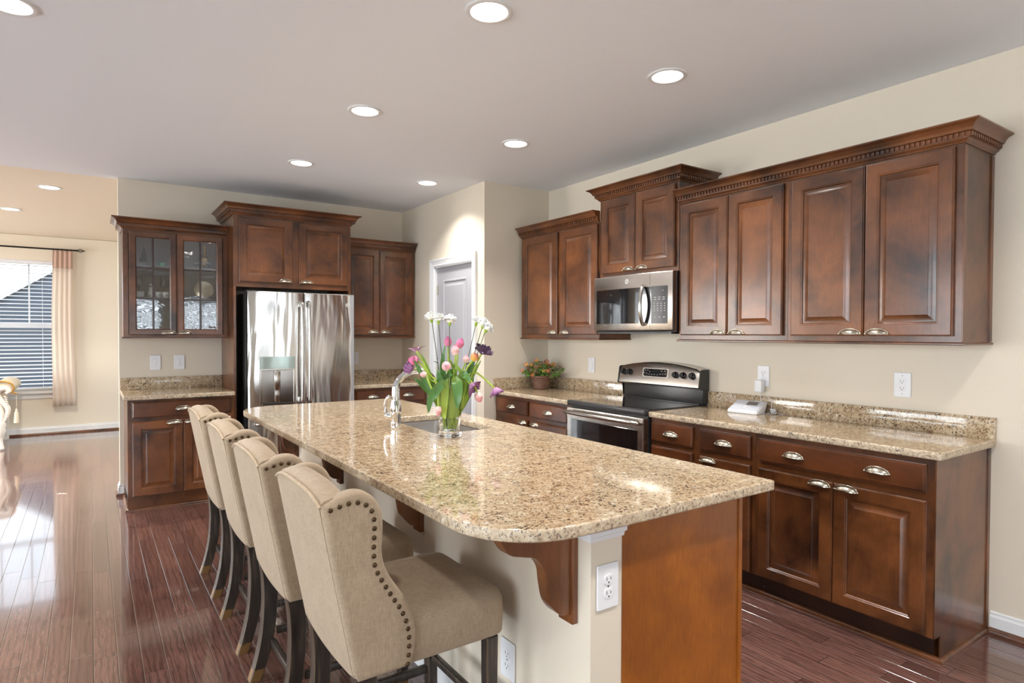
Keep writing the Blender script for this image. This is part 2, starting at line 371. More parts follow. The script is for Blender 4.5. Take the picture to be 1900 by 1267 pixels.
def rrect(x0,y0,x1,y1,r,n=6):
    rr=r if isinstance(r,(list,tuple)) else [r]*4; out=[]   # bl, br, tr, tl
    for (cx,cy,a0),q in zip(((x0+rr[0],y0+rr[0],PI),(x1-rr[1],y0+rr[1],1.5*PI),(x1-rr[2],y1-rr[2],0),(x0+rr[3],y1-rr[3],.5*PI)),rr):
        for k in range(n+1):
            a=a0+k/n*PI/2; out.append((cx+q*math.cos(a),cy+q*math.sin(a)))
    return out
def bez(pts,n=12):   # catmull-rom through points
    P=[Vector(p) for p in pts]; P=[2*P[0]-P[1]]+P+[2*P[-1]-P[-2]]; out=[]
    for i in range(1,len(P)-2):
        a,b,c,d=P[i-1:i+3]
        for k in range(n):
            t=k/n; out.append(.5*((2*b)+(c-a)*t+(2*a-5*b+4*c-d)*t*t+(3*b-a-3*c+d)*t**3))
    out.append(P[-2]); return out
XZ=Matrix.Rotation(PI/2,4,'X')      # xy plane -> xz plane (y -> z), thickness along y
# ------------------------------------------------------------------ room shell
XW=3.515; YJ=4.535; XP=2.813; YB=6.234; XL=.199; H=2.722; YF=10.61; XLEFT=-4.6; YREAR=-3.6
def wallx(name,x,y0,y1,th,holes,mat,z1=H,side=1):   # wall at x facing, thickness to side
    m=MB(); a,b=(x,x+th*side) if side>0 else (x-th,x); cur=y0
    for (h0,h1,za,zb) in sorted(holes):
        m.box((a,cur,0),(b,h0,z1)); 
        if za>0: m.box((a,h0,0),(b,h1,za))
        m.box((a,h0,zb),(b,h1,z1)); cur=h1
    m.box((a,cur,0),(b,y1,z1)); return struct(m.build(name,mat,smooth=False))
def wally(name,y,x0,x1,th,holes,mat,z1=H,side=1):
    m=MB(); a,b=(y,y+th) if side>0 else (y-th,y); cur=x0
    for (h0,h1,za,zb) in sorted(holes):
        m.box((cur,a,0),(h0,b,z1))
        if za>0: m.box((h0,a,0),(h1,b,za))
        m.box((h0,a,zb),(h1,b,z1)); cur=h1
    m.box((cur,a,0),(x1,b,z1)); return struct(m.build(name,mat,smooth=False))
struct(MB().box((XLEFT-.2,YREAR-.2,-.1),(XW+.2,YF+.2,0)).build('floor',M_FLOOR,smooth=False))
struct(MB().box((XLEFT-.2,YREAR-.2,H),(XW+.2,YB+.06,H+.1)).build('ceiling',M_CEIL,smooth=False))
struct(MB().box((XLEFT-.2,YB+.06,H+.004),(XW+.2,YF+.2,H+.1)).build('ceiling_family',M_CEILF,smooth=False))
wallx('wall_right',XW,YREAR-.2,YJ+1.9,.15,[],M_WALL)
wally('wall_pantry_return',YJ,XP,XW,.12,[],M_WALL)
DY0,DY1,DZ=4.745,5.455,2.045
wallx('wall_pantry',XP,YJ+.12,YB,.12,[(DY0-.02,DY1+.02,0,DZ+.02)],M_WALL)
wally('wall_back',YB,XL,XW,.13,[],M_WALL)
WIN_F=(-1.98,-.37,.60,2.385)
wally('wall_far',YF,XLEFT-.2,XW,.15,[WIN_F],M_WALLF)
REARW=[(-.2,1.3,.35,2.2),(1.6,3.1,.35,2.2)]
wally('wall_rear',YREAR,XLEFT-.2,XW+.2,.15,REARW,M_WALL,side=-1)
LEFTW=[(-2.5,.5,.1,2.4),(1.3,4.5,.1,2.4),(6.9,9.7,.1,2.4)]  # unseen windows, made larger to let in more ambient light
wallx('wall_left',XLEFT,YREAR,YF+.15,.15,LEFTW,M_WALL,side=-1)
def baseb(name,a,b,out,h=.1,shoe=True,th=.014):      # a,b: xy ends along the wall; out: unit normal into the room
    a=Vector((*a,0)); b=Vector((*b,0)); n=Vector((*out,0)); m=MB()
    prof=[(0,.022),(th,.022),(th,h-.025),(th*.6,h-.015),(th*.6,h-.005),(th*.3,h),(0,h)]
    m.rings([[a+n*p+Vector((0,0,z)) for p,z in prof],[b+n*p+Vector((0,0,z)) for p,z in prof]])
    o=struct(m.build(name,M_WHITE,smooth=False))
    q=[(0,0),(.03,0)]+[(th+.016*math.cos(t*PI/10),.004+.022*math.sin(t*PI/10)) for t in range(0,6)]+[(0,.026)]
    MB().rings([[a+n*p+Vector((0,0,z)) for p,z in q],[b+n*p+Vector((0,0,z)) for p,z in q]]).build('shoe_molding',M_WOOD,o)
    return o
baseb('baseboard_right',(XW,YREAR),(XW,1.105),(-1,0))
baseb('baseboard_far',(XLEFT,YF),(XW,YF),(0,-1),h=.11)
baseb('baseboard_back_end',(XL,YB-.014),(XL,YB+.144),(-1,0))
baseb('baseboard_back',(XL-.014,YB),(.228,YB),(0,-1))
baseb('baseboard_left',(XLEFT,YREAR),(XLEFT,YF),(1,0))
baseb('baseboard_rear',(XLEFT,YREAR),(XW,YREAR),(0,1))
# ---- windows
def window(name,hole,plane,axis,cols,blind_label,slat_tilt=.12,out=1,rail=1.494,upper_only=True,th=.15,pitch=.05):
    u0,u1,z0,z1=hole
    if axis=='Y': P=lambda u,d,z:(u,plane+d*out,z)
    else: P=lambda u,d,z:(plane+d*out,u,z)
    def bx(m,ua,ub,da,db,za,zb):
        a=P(ua,da,za); b=P(ub,db,zb); m.box([min(x,y) for x,y in zip(a,b)],[max(x,y) for x,y in zip(a,b)])
    o=MB(); fw=.045
    bx(o,u0,u1,.06,.13,z0,z0+fw); bx(o,u0,u1,.06,.13,z1-fw,z1); bx(o,u0,u0+fw,.06,.13,z0+fw,z1-fw); bx(o,u1-fw,u1,.06,.13,z0+fw,z1-fw)
    root=struct(o.build(name,M_WHITE,smooth=False))
    m=MB(); bx(m,u0+fw,u1-fw,.07,.11,rail-.03,rail+.03); m.build('meeting_rail',M_WHITE,root,smooth=False)
    m=MB()
    for k in range(1,cols):
        u=u0+(u1-u0)*k/cols; bx(m,u-.010,u+.010,.082,.098,(rail+.03) if upper_only else z0+fw,z1-fw)
    m.build('muntin',M_WHITE,root,smooth=False)
    m=MB(); bx(m,u0+fw,u1-fw,.088,.091,z0+fw,z1-fw); m.build('pane',M_PANE,root,smooth=False)
    m=MB(); bx(m,u0-.05,u1+.05,-.04,.06,z0-.03,z0-.0005); bx(m,u0-.03,u1+.03,-.012,-.0005,z0-.10,z0-.03); m.build('sill',M_WHITE,root,smooth=False)
    # blind
    c=((u0+u1)/2)
    t=thing('window_blind',blind_label,'blind',P(c,.0,z1))
    m=MB(); hw=(u1-u0)/2-.015
    L=lambda u,d,z:(u,d*out,z) if axis=='Y' else (d*out,u,z)
    def bl(m,ua,ub,da,db,za,zb):
        a=L(ua,da,za); b=L(ub,db,zb); m.box([min(x,y) for x,y in zip(a,b)],[max(x,y) for x,y in zip(a,b)])
    bl(m,-hw,hw,.002,.055,-.05,-.002); m.build('headrail',M_SLAT,t,smooth=False)
    m=MB(); n=int((z1-z0-.10)/pitch)
    for k in range(n):
        z=-.075-k*pitch; dz=.024*math.sin(slat_tilt); q=[L(-hw,.004,z-dz),L(hw,.004,z-dz),L(hw,.052,z+dz),L(-hw,.052,z+dz)]
        q2=[(x,y,zz+.0028) for x,y,zz in q]; m.rings([q,q2])
    m.build('slats',M_SLAT,t,smooth=False)
    zb=-.075-n*pitch
    m=MB(); bl(m,-hw,hw,.006,.050,zb-.012,zb+.008); m.build('bottom_rail',M_SLAT,t,smooth=False)
    m=MB()
    for k in (-.8,0,.8): m.tube([L(k*hw,.003,-.05),L(k*hw,.003,zb)],.0025,6)
    m.build('ladder_cord',M_SLAT,t)
    return root
window('window_1',WIN_F,YF,'Y',5,'white slatted blind in the far family room window',slat_tilt=.25,pitch=.052)
for i,hh in enumerate(REARW): window('window_%d'%(i+2),hh,YREAR,'Y',3,['white blind on the rear window nearer the left wall','white blind on the rear window nearer the range wall'][i],out=-1,rail=1.25,slat_tilt=-.55)
for i,hh in enumerate(LEFTW): window('window_%d'%(i+4),hh,XLEFT,'X',3,['white blind on the left wall window nearest the rear','white blind on the middle left wall window','white blind on the left wall family room window'][i],out=-1,rail=1.25)
# ---- outside
struct(MB().box((-30,-30,-.6),(30,40,-.5)).build('ground',M_LAWN,smooth=False))
nh=thing('neighbor_house','grey sided gable house seen through the far window','house',(0,17,-.5))
zr=lambda x:2.62+.71*(x+1.59)
prof=[(-9,0),(9,0),(9,zr(3)-.71*6),(3,zr(3)),(-9,zr(-9)+1e-3)] if False else [(-3.6,0),(9,0),(9,2.2),(3,zr(3)),(-3.6,zr(-3.6))]
nh_m=curve_mesh([prof],6,0,XZ@Matrix.Translation((0,0,-3))); link('siding_wall',finish(nh_m,M_SIDE,False),nh)
m=MB()
for (xa,xb) in ((-4.1,3),(9.4,3)):
    za=zr(xa) if xa<0 else 2.2-.4*(zr(3)-2.2)/6; zb=zr(3)
    m.rings([[(xa,y,za),(xb,y,zb),(xb,y,zb+.05),(xa,y,za+.05)] for y in (-.06,6.3)])
m.build('roof',M_ROOF,nh,smooth=False)
m=MB(); m.rings([[(-4.1,y,zr(-4.1)-.035),(3,y,zr(3)-.035),(3,y,zr(3)+.035),(-4.1,y,zr(-4.1)+.035)] for y in (-.10,-.065)]); m.build('rake_board',M_WHITE,nh,smooth=False)
# ---- pantry door (on the x=XP wall, facing -x): local x -> -Y, local y -> +X
RZW=-PI/2
def at_rw(x,y,z=0): return (x,y,z)
d=struct(MB().frame(0,DY1-DY0,0,DZ-.01,[(0,.035),(0,0)]).box((.0,.001,.0),(DY1-DY0,.034,DZ-.01)).build('door_1',M_DOORP,None,(XP+.022,DY1,.008),(0,0,RZW),smooth=False))
wd=DY1-DY0
me=MB()
def dpanel(m,x0,x1,z0,z1): m.frame(x0,x1,z0,z1,[(0,-.0005),(.006,-.007),(.016,-.007),(.022,.006),(.034,.006),(.060,-.004),(.062,-.0045)],last=True)
for (a,b) in ((1.0,1.915),(.22,.80)):
    m=MB(); dpanel(m,.13,wd-.13,a,b); m.build('panel',M_DOORP,d,smooth=False)
m=MB()
for z in (.25,1.0,1.78): m.cyl((-.010,-.008,z),(-.010,-.008,z+.09),.007,n=10).box((-.012,-.004,z),(.03,-.0005,z+.09))
m.build('hinge',M_NICKEL,d)
m=MB(); m.cyl((wd-.06,-.004,.94),(wd-.06,-.012,.94),.028); m.cyl((wd-.06,-.012,.94),(wd-.06,-.045,.94),.010); m.sphere((wd-.06,-.055,.94),.026,(1,.8,1)); m.build('door_knob',M_NICKEL,d)
cs=MB(); cw=.075; o0=.012
casing_prof=[(0,0),(0,-.010),(.012,-.014),(.022,-.011),(.05,-.016),(.062,-.020),(cw,-.020),(cw,0)]
x0,x1,zt=-.012,wd+.012,DZ+.012
def cas(pts_fn): cs.rings([pts_fn(0),pts_fn(1)])
cs.rings([[(x0-p,y,0) for p,y in casing_prof],[(x0-p,y,zt+p) for p,y in casing_prof]])
cs.rings([[(x0-p,y,zt+p) for p,y in casing_prof],[(x1+p,y,zt+p) for p,y in casing_prof]])
cs.rings([[(x1+p,y,zt+p) for p,y in casing_prof],[(x1+p,y,0) for p,y in casing_prof]])
cs.box((x0,0,0),(-.003,.11,zt)).box((wd+.003,0,0),(x1,.11,zt)).box((x0,0,DZ),(x1,.11,zt))
tr=struct(cs.build('trim_1',M_WHITE,None,(XP-.001,DY1,0),(0,0,RZW),smooth=False))
# ------------------------------------------------------------------ cabinet kit (local: x right, y into the wall, z up, face frame at y=0)
def pull_mesh():
    m=MB(); a,hh,dd=.051,.025,.024; nu,nv=18,8
    def f(s_,off=0):
        rings=[]
        for j in range(nv+1):
            v=PI/2*j/nv; r=[]
            for i in range(nu+1):
                u=PI*i/nu; r.append(((a-off)*math.cos(u)*math.cos(v*.98)if False else (a-off)*math.cos(u),-(dd-off)*math.sin(u)*math.sin(v)-.0005,(hh-off)*math.sin(u)*math.cos(v)))
            rings.append(r)
        return rings
    m.rings(f(0),cap=False,close=False); m.rings(f(0,.002),cap=False,close=False)
    m.tube([((a+.003)*math.cos(PI*i/24),-.002,(hh+.003)*math.sin(PI*i/24)) for i in range(25)],.0026,8)
    for sgn in (-1,1): m.sphere((sgn*(a+.003),-.003,.002),.0048,u=10,v=8)
    me=bpy.data.meshes.new('cup_pull'); bmesh.ops.recalc_face_normals(m.bm,faces=list(m.bm.faces)); m.bm.to_mesh(me); m.bm.free(); return finish(me,M_NICKEL,ang=60)
PULL=pull_mesh()
def add_pull(parent,x,z): return link('handle',PULL,parent,(x,-.0215,z))
def add_door(root,x0,x1,z0,z1,hx=None,hz=None,mat=None,knob=True):
    m=MB(); T=.021
    m.frame(x0,x1,z0,z1,[(.001,-.001),(0,-.003),(0,-.015),(.0025,-.017),(.0045,-.0165),(.007,-T),(.056,-T),(.058,-.0185),(.062,-.0185),(.066,-.014),(.067,-.011)])
    d=m.build('door',mat or M_WOOD,root,ang=20)
    p=MB(); p.frame(x0,x1,z0,z1,[(.0665,-.010),(.069,-.010),(.098,-.0185),(.0995,-.0195)],last=True); p.build('panel',mat or M_WOOD,d,ang=20)
    if hx is not None: add_pull(d,hx,hz)
    return d
def add_drawer(root,x0,x1,z0,z1,hxs):
    m=MB(); T=.021
    m.frame(x0,x1,z0,z1,[(.001,-.001),(0,-.003),(0,-.013),(.003,-.015),(.006,-.0148),(.010,-T),(.012,-T)],last=True)
    d=m.build('drawer',M_WOODH,root,ang=20)
    for hx in hxs: add_pull(d,hx,(z0+z1)/2-.010)
    return d
CROWN=[(0,0),(.008,0),(.011,.004),(.011,.008),(.018,.012),(.024,.018),(.024,.022),(.030,.022),(.030,.041),(.042,.044),(.045,.050),(.050,.061),(.060,.071),(.074,.077),(.078,.079),(.078,.086),(.0,.086)]
def crown(parent,W,D,z,left=True,right=True,sc=1.0,name='crown_molding',xs=0):
    prof=[(p*sc,q*sc) for p,q in CROWN]; m=MB(); P=[]
    path=[]
    if left: path.append(('L0',)); 
    def pt(kind,p,q):
        return {'LB':(xs-p,D,z+q),'LF':(xs-p,-p,z+q),'LF0':(xs,-p,z+q),'RF':(W+p,-p,z+q),'RF0':(W,-p,z+q),'RB':(W+p,D,z+q)}[kind]
    ks=(['LB','LF'] if left else ['LF0'])+(['RF','RB'] if right else ['RF0'])
    m.rings([[pt(k,p,q) for p,q in prof] for k in ks])
    # dentils
    pd,zb,zt=.030*sc,z+.0235*sc,z+.0405*sc; step=.022; w=.012; e=.008
    x=xs-(pd if left else 0)+.003; xe=W+(pd if right else 0)
    while x+w<xe: m.box((x,-pd-e,zb),(x+w,-pd+.004,zt)); x+=step
    for on,xx,sg in ((left,xs-pd,-1),(right,W+pd,1)):
        if on:
            y=-pd+.006
            while y+w<D: m.box((min(xx,xx+sg*e),y,zb),(max(xx,xx+sg*e),y+w,zt)); y+=step
    return m.build(name,M_WOOD,parent,ang=25)
def lightrail(parent,W,D,z,left=True,right=True):
    prof=[(0,0),(.006,0),(.012,-.004),(.012,-.010),(.006,-.013),(.0,-.013)]; m=MB()
    ks=(['LB','LF'] if left else ['LF0'])+(['RF','RB'] if right else ['RF0'])
    def pt(k,p,q): return {'LB':(-p,D,z+q),'LF':(-p,-p,z+q),'LF0':(0,-p,z+q),'RF':(W+p,-p,z+q),'RF0':(W,-p,z+q),'RB':(W+p,D,z+q)}[k]
    m.rings([[pt(k,p,q) for p,q in prof] for k in ks]); return m.build('light_rail',M_WOOD,parent,ang=25)
def cabinet(name,label,loc,rz,W,D,z0,z1,group=None,toe=False,body=True):
    t=thing(name,label,'cabinet',loc,rz,group)
    if body:
        m=MB()
        if toe:
            m.box((0,0,.115),(W,D,z1),.0012,1); m.box((0.018,.065,0),(W-.018,D,.1152))
        else: m.box((0,0,z0),(W,D,z1),.0012,1)
        m.build('body',M_WOOD,t)
    return t
def shoe(parent,pts,name='shoe_molding'):   # quarter round along local floor points [(x,y,nx,ny)]
    q=[(0,0),(.018,0)]+[(.018*math.cos(k*PI/12),.020*math.sin(k*PI/12)) for k in range(1,7)]
    m=MB(); m.rings([[(x+nx*p,y+ny*p,z) for p,z in q] for x,y,nx,ny in pts]); return m.build(name,M_WOOD,parent)
G=.0
# --- right wall uppers (far end of each run at larger Y); doors front x=3.165, box face 3.185
XF=3.185; DU=XW-XF-.001
def rwx(y): return y
def upper_r(label,ya,yb,z0,z1,doors,group=None,ztop=None):   # ya > yb
    t=cabinet('upper_cabinet',label,(XF,ya,0),RZW,ya-yb,DU,z0,z1,group)
    mid=sum(doors[0])/2
    for k,(da,db) in enumerate(doors):
        x0,x1=ya-da,ya-db
        hx=(x1-.062) if k==0 else (x0+.062)
        add_door(t,x0,x1,z0+.028,z1-.008,hx,z0+.036)
    return t
# near run, two cabinets
t=upper_r('tall two-door cherry upper cabinet nearest the camera, at the right end',1.950,1.124,1.371,2.25,[(1.924,1.540),(1.535,1.155)],'double-door uppers on the range wall')
lightrail(t,.826,DU,1.371,False,True)
MB().box((.826,DU-.03,1.375),(.832,DU,2.245)).box((.826,.0,1.375),(.829,.03,2.245)).build('end_panel_trim',M_WOOD,t,smooth=False)
t=upper_r('two-door cherry upper cabinet just right of the microwave',2.712,1.950,1.371,2.25,[(2.688,2.334),(2.329,1.974)],'double-door uppers on the range wall')
lightrail(t,.762,DU,1.371,True,False)
cr=thing('crown_molding','long dentil crown molding along the two right-hand upper cabinets','molding',(XF,2.712,2.2505),RZW)
crown(cr,1.588,DU,0,False,True,name='molding')
# above microwave
t=upper_r('short raised cherry cabinet above the microwave, with dentil crown',3.474,2.716,1.822,2.405,[(3.440,3.097),(3.093,2.744)])
crown(t,.758,DU,2.405,True,True)
# left of range
t=upper_r('two-door cherry upper cabinet left of the microwave, near the pantry corner',4.500,3.478,1.371,2.25,[(4.466,3.975),(3.937,3.492)],'double-door uppers on the range wall')
crown(t,1.0225,DU,2.25,False,False); lightrail(t,1.018,DU,1.371,True,True)
# --- right wall bases: face x=2.935
XB=2.935; DB=XW-XB-.001; CT=.914; CB=.880
def base_r(label,ya,yb,group=None): return cabinet('base_cabinet',label,(XB,ya,0),RZW,ya-yb,DB,0,CB-.001,group,toe=True)
t=base_r('wide cherry base cabinet with long drawer over two doors, right end of range wall',1.970,1.124)
Y=lambda y:1.970-y
add_drawer(t,Y(1.944),Y(1.152),.733,.855,[Y(1.747),Y(1.347)])
add_door(t,Y(1.944),Y(1.549),.122,.699,Y(1.549)-.062,.672); add_door(t,Y(1.545),Y(1.150),.122,.699,Y(1.545)+.062,.672)
MB().box((.846,.0,.115),(.852,DB,CB-.002)).box((.846,.060,0),(.852,DB,.115)).box((.852,DB-.028,0),(.857,DB,CB-.004)).build('end_panel',M_WOOD,t,smooth=False)
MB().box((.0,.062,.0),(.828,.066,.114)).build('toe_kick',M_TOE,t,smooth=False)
shoe(t,[(0,.062,0,-1),(.852,.062,1,-1),(.852,DB-.03,1,0)])
t=base_r('narrow cherry base cabinet with one drawer over one door, between drawer stack and wide cabinet',2.352,1.971)
Y=lambda y:2.352-y
add_drawer(t,Y(2.329),Y(1.995),.733,.855,[Y(2.162)]); add_door(t,Y(2.329),Y(1.995),.122,.699,Y(2.329)+.062,.672)
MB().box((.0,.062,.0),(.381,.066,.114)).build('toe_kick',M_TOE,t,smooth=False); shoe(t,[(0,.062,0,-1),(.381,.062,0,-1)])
t=base_r('cherry drawer-stack base cabinet directly right of the range',2.716,2.353)
Y=lambda y:2.716-y
for (a,b) in ((.733,.855),(.540,.705),(.335,.512),(.122,.307)): add_drawer(t,Y(2.704),Y(2.379),a,b,[Y(2.541)])
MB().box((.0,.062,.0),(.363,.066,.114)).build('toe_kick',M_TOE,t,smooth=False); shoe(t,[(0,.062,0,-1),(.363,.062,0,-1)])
t=base_r('cherry base cabinet with two drawers over two doors, left of the range',4.530,3.500)
Y=lambda y:4.530-y
for (a,b) in ((.733,.855),(.540,.705),(.335,.512),(.122,.307)):
    if a<.7: continue
    add_drawer(t,Y(4.496),Y(4.040),a,b,[Y(4.268)]); add_drawer(t,Y(4.000),Y(3.530),a,b,[Y(3.765)])
add_door(t,Y(4.496),Y(4.040),.122,.699,Y(4.040)-.062,.672); add_door(t,Y(4.000),Y(3.530),.122,.699,Y(4.000)+.062,.672)
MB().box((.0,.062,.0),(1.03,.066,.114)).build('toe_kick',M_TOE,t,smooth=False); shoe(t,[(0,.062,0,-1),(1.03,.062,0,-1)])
# --- granite tops
def slab(outline_list,name,label,z0=CB,z1=CT,group=None,rough_edge=True,origin=(0,0)):
    me=curve_mesh(outline_list,z1-z0,.006,Matrix.Translation((0,0,(z0+z1)/2)),bres=3)
    bm=bmesh.new(); bm.from_mesh(me)
    for f in bm.faces: f.material_index=0 if abs(f.normal.z)>.9 else 1
    bm.to_mesh(me); bm.free()
    o=link(name,finish(me,[M_GRAN,M_GEDGE],ang=50)); tag(o,label,'countertop',group); return o
c=slab([rrect(2.910,1.092,XW-.001,2.722,.01)],'countertop','granite countertop right of the range, with alarm keypad on it')
MB().box((XW-.022,1.094,CT),(XW-.001,2.718,1.016),.002).build('backsplash',M_GRAN,c)
c=slab([rrect(2.905,3.494,XW-.001,YJ-.001,.005)],'countertop','granite countertop left of the range, holding the potted petunias')
MB().box((XW-.022,3.494,CT),(XW-.001,YJ-.001,1.016),.002).box((2.905,YJ-.022,CT),(XW-.022,YJ-.001,1.016),.002).build('backsplash',M_GRAN,c)
# --- back wall, facing -Y : glass cabinet
DUB=.33; YFU=YB-DUB
gx0,gx1=.219,1.0
t=cabinet('upper_cabinet','glass-door display cabinet on the back wall, left of the fridge',(gx0,YFU,0),0,gx1-gx0,DUB-.001,1.371,2.25,body=False)
Wg=gx1-gx0; m=MB(); z0,z1=1.371,2.25
m.box((0,0,z0),(.018,DUB-.001,z1)).box((Wg-.018,0,z0),(Wg,DUB-.001,z1)).box((.018,0,z0),(Wg-.018,DUB-.001,z0+.02)).box((.018,0,z1-.02),(Wg-.018,DUB-.001,z1))
m.box((.018,0,z0+.02),(.036,.019,z1-.02)).box((Wg-.036,0,z0+.02),(Wg-.018,.019,z1-.02)).box((.365,0,z0+.02),(.395,.019,z1-.02)).box((.036,0,z1-.035),(Wg-.036,.019,z1-.02))
m.build('body',M_WOOD,t,smooth=False)
MB().box((.018,DUB-.012,z0+.02),(Wg-.018,DUB-.002,z1-.02)).box((.0182,.02,z0+.02),(.020,DUB-.012,z1-.02)).box((Wg-.020,.02,z0+.02),(Wg-.0182,DUB-.012,z1-.02)).build('lining',M_INT,t,smooth=False)
MB().box((.021,.03,1.688),(Wg-.021,DUB-.013,1.700)).build('shelf',M_INT,t,smooth=False); MB().box((.021,.03,1.954),(Wg-.021,DUB-.013,1.966)).build('shelf',M_INT,t,smooth=False)
for (da,db,hs) in ((.041,.383,1),(.387,.740,-1)):
    m=MB(); T=.021; z0d,z1d=1.384,2.238
    m.frame(da,db,z0d,z1d,[(.0,-.001),(0,-.015),(.005,-.0165),(.007,-T),(.044,-T),(.049,-.017),(.052,-.012),(.052,-.001),(0,-.001)])
    d=m.build('door',M_WOOD,t,ang=20)
    m=MB(); ax0,ax1,az0,az1=da+.052,db-.052,z0d+.052,z1d-.052
    xm=(ax0+ax1)/2; m.box((xm-.007,-.0168,az0),(xm+.007,-.0032,az1))
    for q in (1,2):
        zm=az0+(az1-az0)*q/3; m.box((ax0,-.016,zm-.007),(ax1,-.004,zm+.007))
    m.build('muntin',M_TOE,d,smooth=False)
    MB().box((ax0,-.0085,az0),(ax1,-.0065,az1)).build('glass_pane',M_CGLASS,d,smooth=False)
    add_pull(d,(db-.060) if hs>0 else (da+.060),z0d+.012)
crown(t,Wg-.002,DUB-.001,2.25,True,False); lightrail(t,Wg-.002,DUB-.001,1.371,True,False)
# fridge surround + cabinet
YFF=5.65
t=cabinet('fridge_cabinet','deep two-door cherry cabinet above the refrigerator with side panels',(1.002,YFF,0),0,1.022,YB-YFF-.001,1.80,2.41)
add_door(t,.042,.488,1.842,2.395,.488-.065,1.852); add_door(t,.545,.990,1.842,2.395,.545+.065,1.852)
D=YB-YFF-.001
MB().box((0,0,0),(.020,D,1.7995)).build('side_panel',M_WOOD,t,smooth=False); MB().box((1.002,0,0),(1.022,D,1.7995)).build('side_panel',M_WOOD,t,smooth=False)
crown(t,1.022,D,2.410,True,True,sc=1.05)
# right upper on back wall
t=cabinet('upper_cabinet','two-door cherry upper cabinet on the back wall, right of the fridge',(2.028,YFU,0),0,2.800-2.028,DUB-.001,1.371,2.25)
add_door(t,.024,.378,1.386,2.240,.378-.062,1.408); add_door(t,.382,.736,1.386,2.240,.382+.062,1.408)
crown(t,.772,DUB-.001,2.25,False,False); lightrail(t,.772,DUB-.001,1.371,False,False)
# left base on back wall
YBF=5.62; DBB=YB-YBF-.001
t=cabinet('base_cabinet','cherry base cabinet with wide drawer over two doors, left of the fridge',(.230,YBF,0),0,.770,DBB,0,CB-.001,toe=True)
add_drawer(t,.030,.740,.735,.862,[.385]); add_door(t,.030,.383,.122,.705,.383-.062,.680); add_door(t,.387,.740,.122,.705,.387+.062,.680)
MB().box((.0,.040,.0),(.770,.045,.116)).build('toe_kick',M_WOOD,t,smooth=False)
shoe(t,[(0,DBB,-1,0),(0,.040,-1,-1),(.770,.040,0,-1)])
c=slab([rrect(.203,5.575,1.000,YB-.001,.008)],'countertop','granite countertop left of the fridge')
MB().box((.205,YB-.022,CT),(1.0,YB-.001,1.016),.002).build('backsplash',M_GRAN,c)
t=cabinet('base_cabinet','cherry base cabinet with wide drawer over two doors, right of the fridge',(2.028,YBF,0),0,.772,DBB,0,CB-.001,toe=True)
add_drawer(t,.030,.742,.735,.862,[.2,.57]); add_door(t,.030,.384,.122,.705,.384-.062,.680); add_door(t,.388,.742,.122,.705,.388+.062,.680)
MB().box((.0,.040,.0),(.772,.045,.116)).build('toe_kick',M_WOOD,t,smooth=False)
c=slab([rrect(2.026,5.590,XP-.001,YB-.001,.005)],'countertop','granite countertop right of the fridge, in the corner by the pantry door')
MB().box((2.028,YB-.022,CT),(XP-.022,YB-.001,1.016),.002).box((XP-.022,5.592,CT),(XP-.001,YB-.001,1.016),.002).build('backsplash',M_GRAN,c)
# ------------------------------------------------------------------ island
IY0,IY1=1.20,4.36; IX0,IX1=.789,1.900; PX=1.145; PE=1.280; PXR=1.266; PNR=1.822
isl=thing('kitchen_island','long kitchen island with painted half wall, wood end panel and overhanging corbels','island',(1.45,2.78,0))
def I(m,name,mat,**k): return m.build(name,mat,isl,(-1.45,-2.78,0),**k)
I(MB().box((PX,PE,0),(PXR,4.285,CB-.001)),'half_wall',M_WALL,smooth=False)
SX0,SX1,SY0,SY1=1.395,1.748,2.690,3.340
I(MB().box((PXR,PE+.004,0),(PNR,2.60,CB-.001)).box((PXR,2.60,0),(PNR,3.43,.60)).box((PNR-.02,2.60,.6),(PNR,3.43,CB-.001)).box((PXR,3.43,0),(PNR,4.285,CB-.001)),'cabinet_body',M_WOOD,smooth=False)
I(MB().box((PXR-.002,PE-.003,0),(PNR-.004,PE+.0035,CB-.0015)).box((PNR-.018,PE-.007,0),(PNR+.001,PE+.003,CB-.0015)),'end_panel',M_PANEL,smooth=False)
m=MB()
cap=[(0,0),(.004,0),(.006,.012),(.012,.016),(.012,.026),(.018,.032),(.018,.055),(0,.055)]
zc=CB-.0565
m.rings([[(PX-p,PE+.085,zc+z) for p,z in cap],[(PX-p,PE-p,zc+z) for p,z in cap],[(PXR+p*.6,PE-p,zc+z) for p,z in cap]])
I(m,'cap_molding',M_WHITE,smooth=False)
m=MB(); m.box((PX-.014,PE,.0),(PX-.0005,4.285,.10)); I(m,'baseboard',M_WHITE,smooth=False)
for (ya,yb) in ((1.30,1.87),(1.88,2.62),(2.63,3.37),(3.38,4.27)):
    pass
doors=[(.02,.36),(.364,.70),(.74,1.10),(1.104,1.46),(1.50,1.88),(1.884,2.26),(2.30,2.63),(2.634,2.97)]
side=bpy.data.objects.new('t',None)
for k,(a,b) in enumerate(doors):
    m=MB(); m.frame(a,b,.12,.70,[(.001,-.001),(0,-.003),(0,-.017),(.007,-.021),(.056,-.021),(.060,-.0185),(.067,-.010),(.098,-.0185),(.0995,-.0195)],last=True)
    dd=m.build('door',M_WOOD,isl,(PNR-1.45,PE-2.78,0),(0,0,PI/2),ang=20); add_pull(dd,(b-.06) if k%2==0 else (a+.06),.672)
    m=MB(); m.frame(a,b,.733,.855,[(.001,-.001),(0,-.003),(0,-.015),(.010,-.021),(.012,-.021)],last=True)
    dd=m.build('drawer',M_WOODH,isl,(PNR-1.45,PE-2.78,0),(0,0,PI/2),ang=20); add_pull(dd,(a+b)/2,.785)
bpy.data.objects.remove(side)
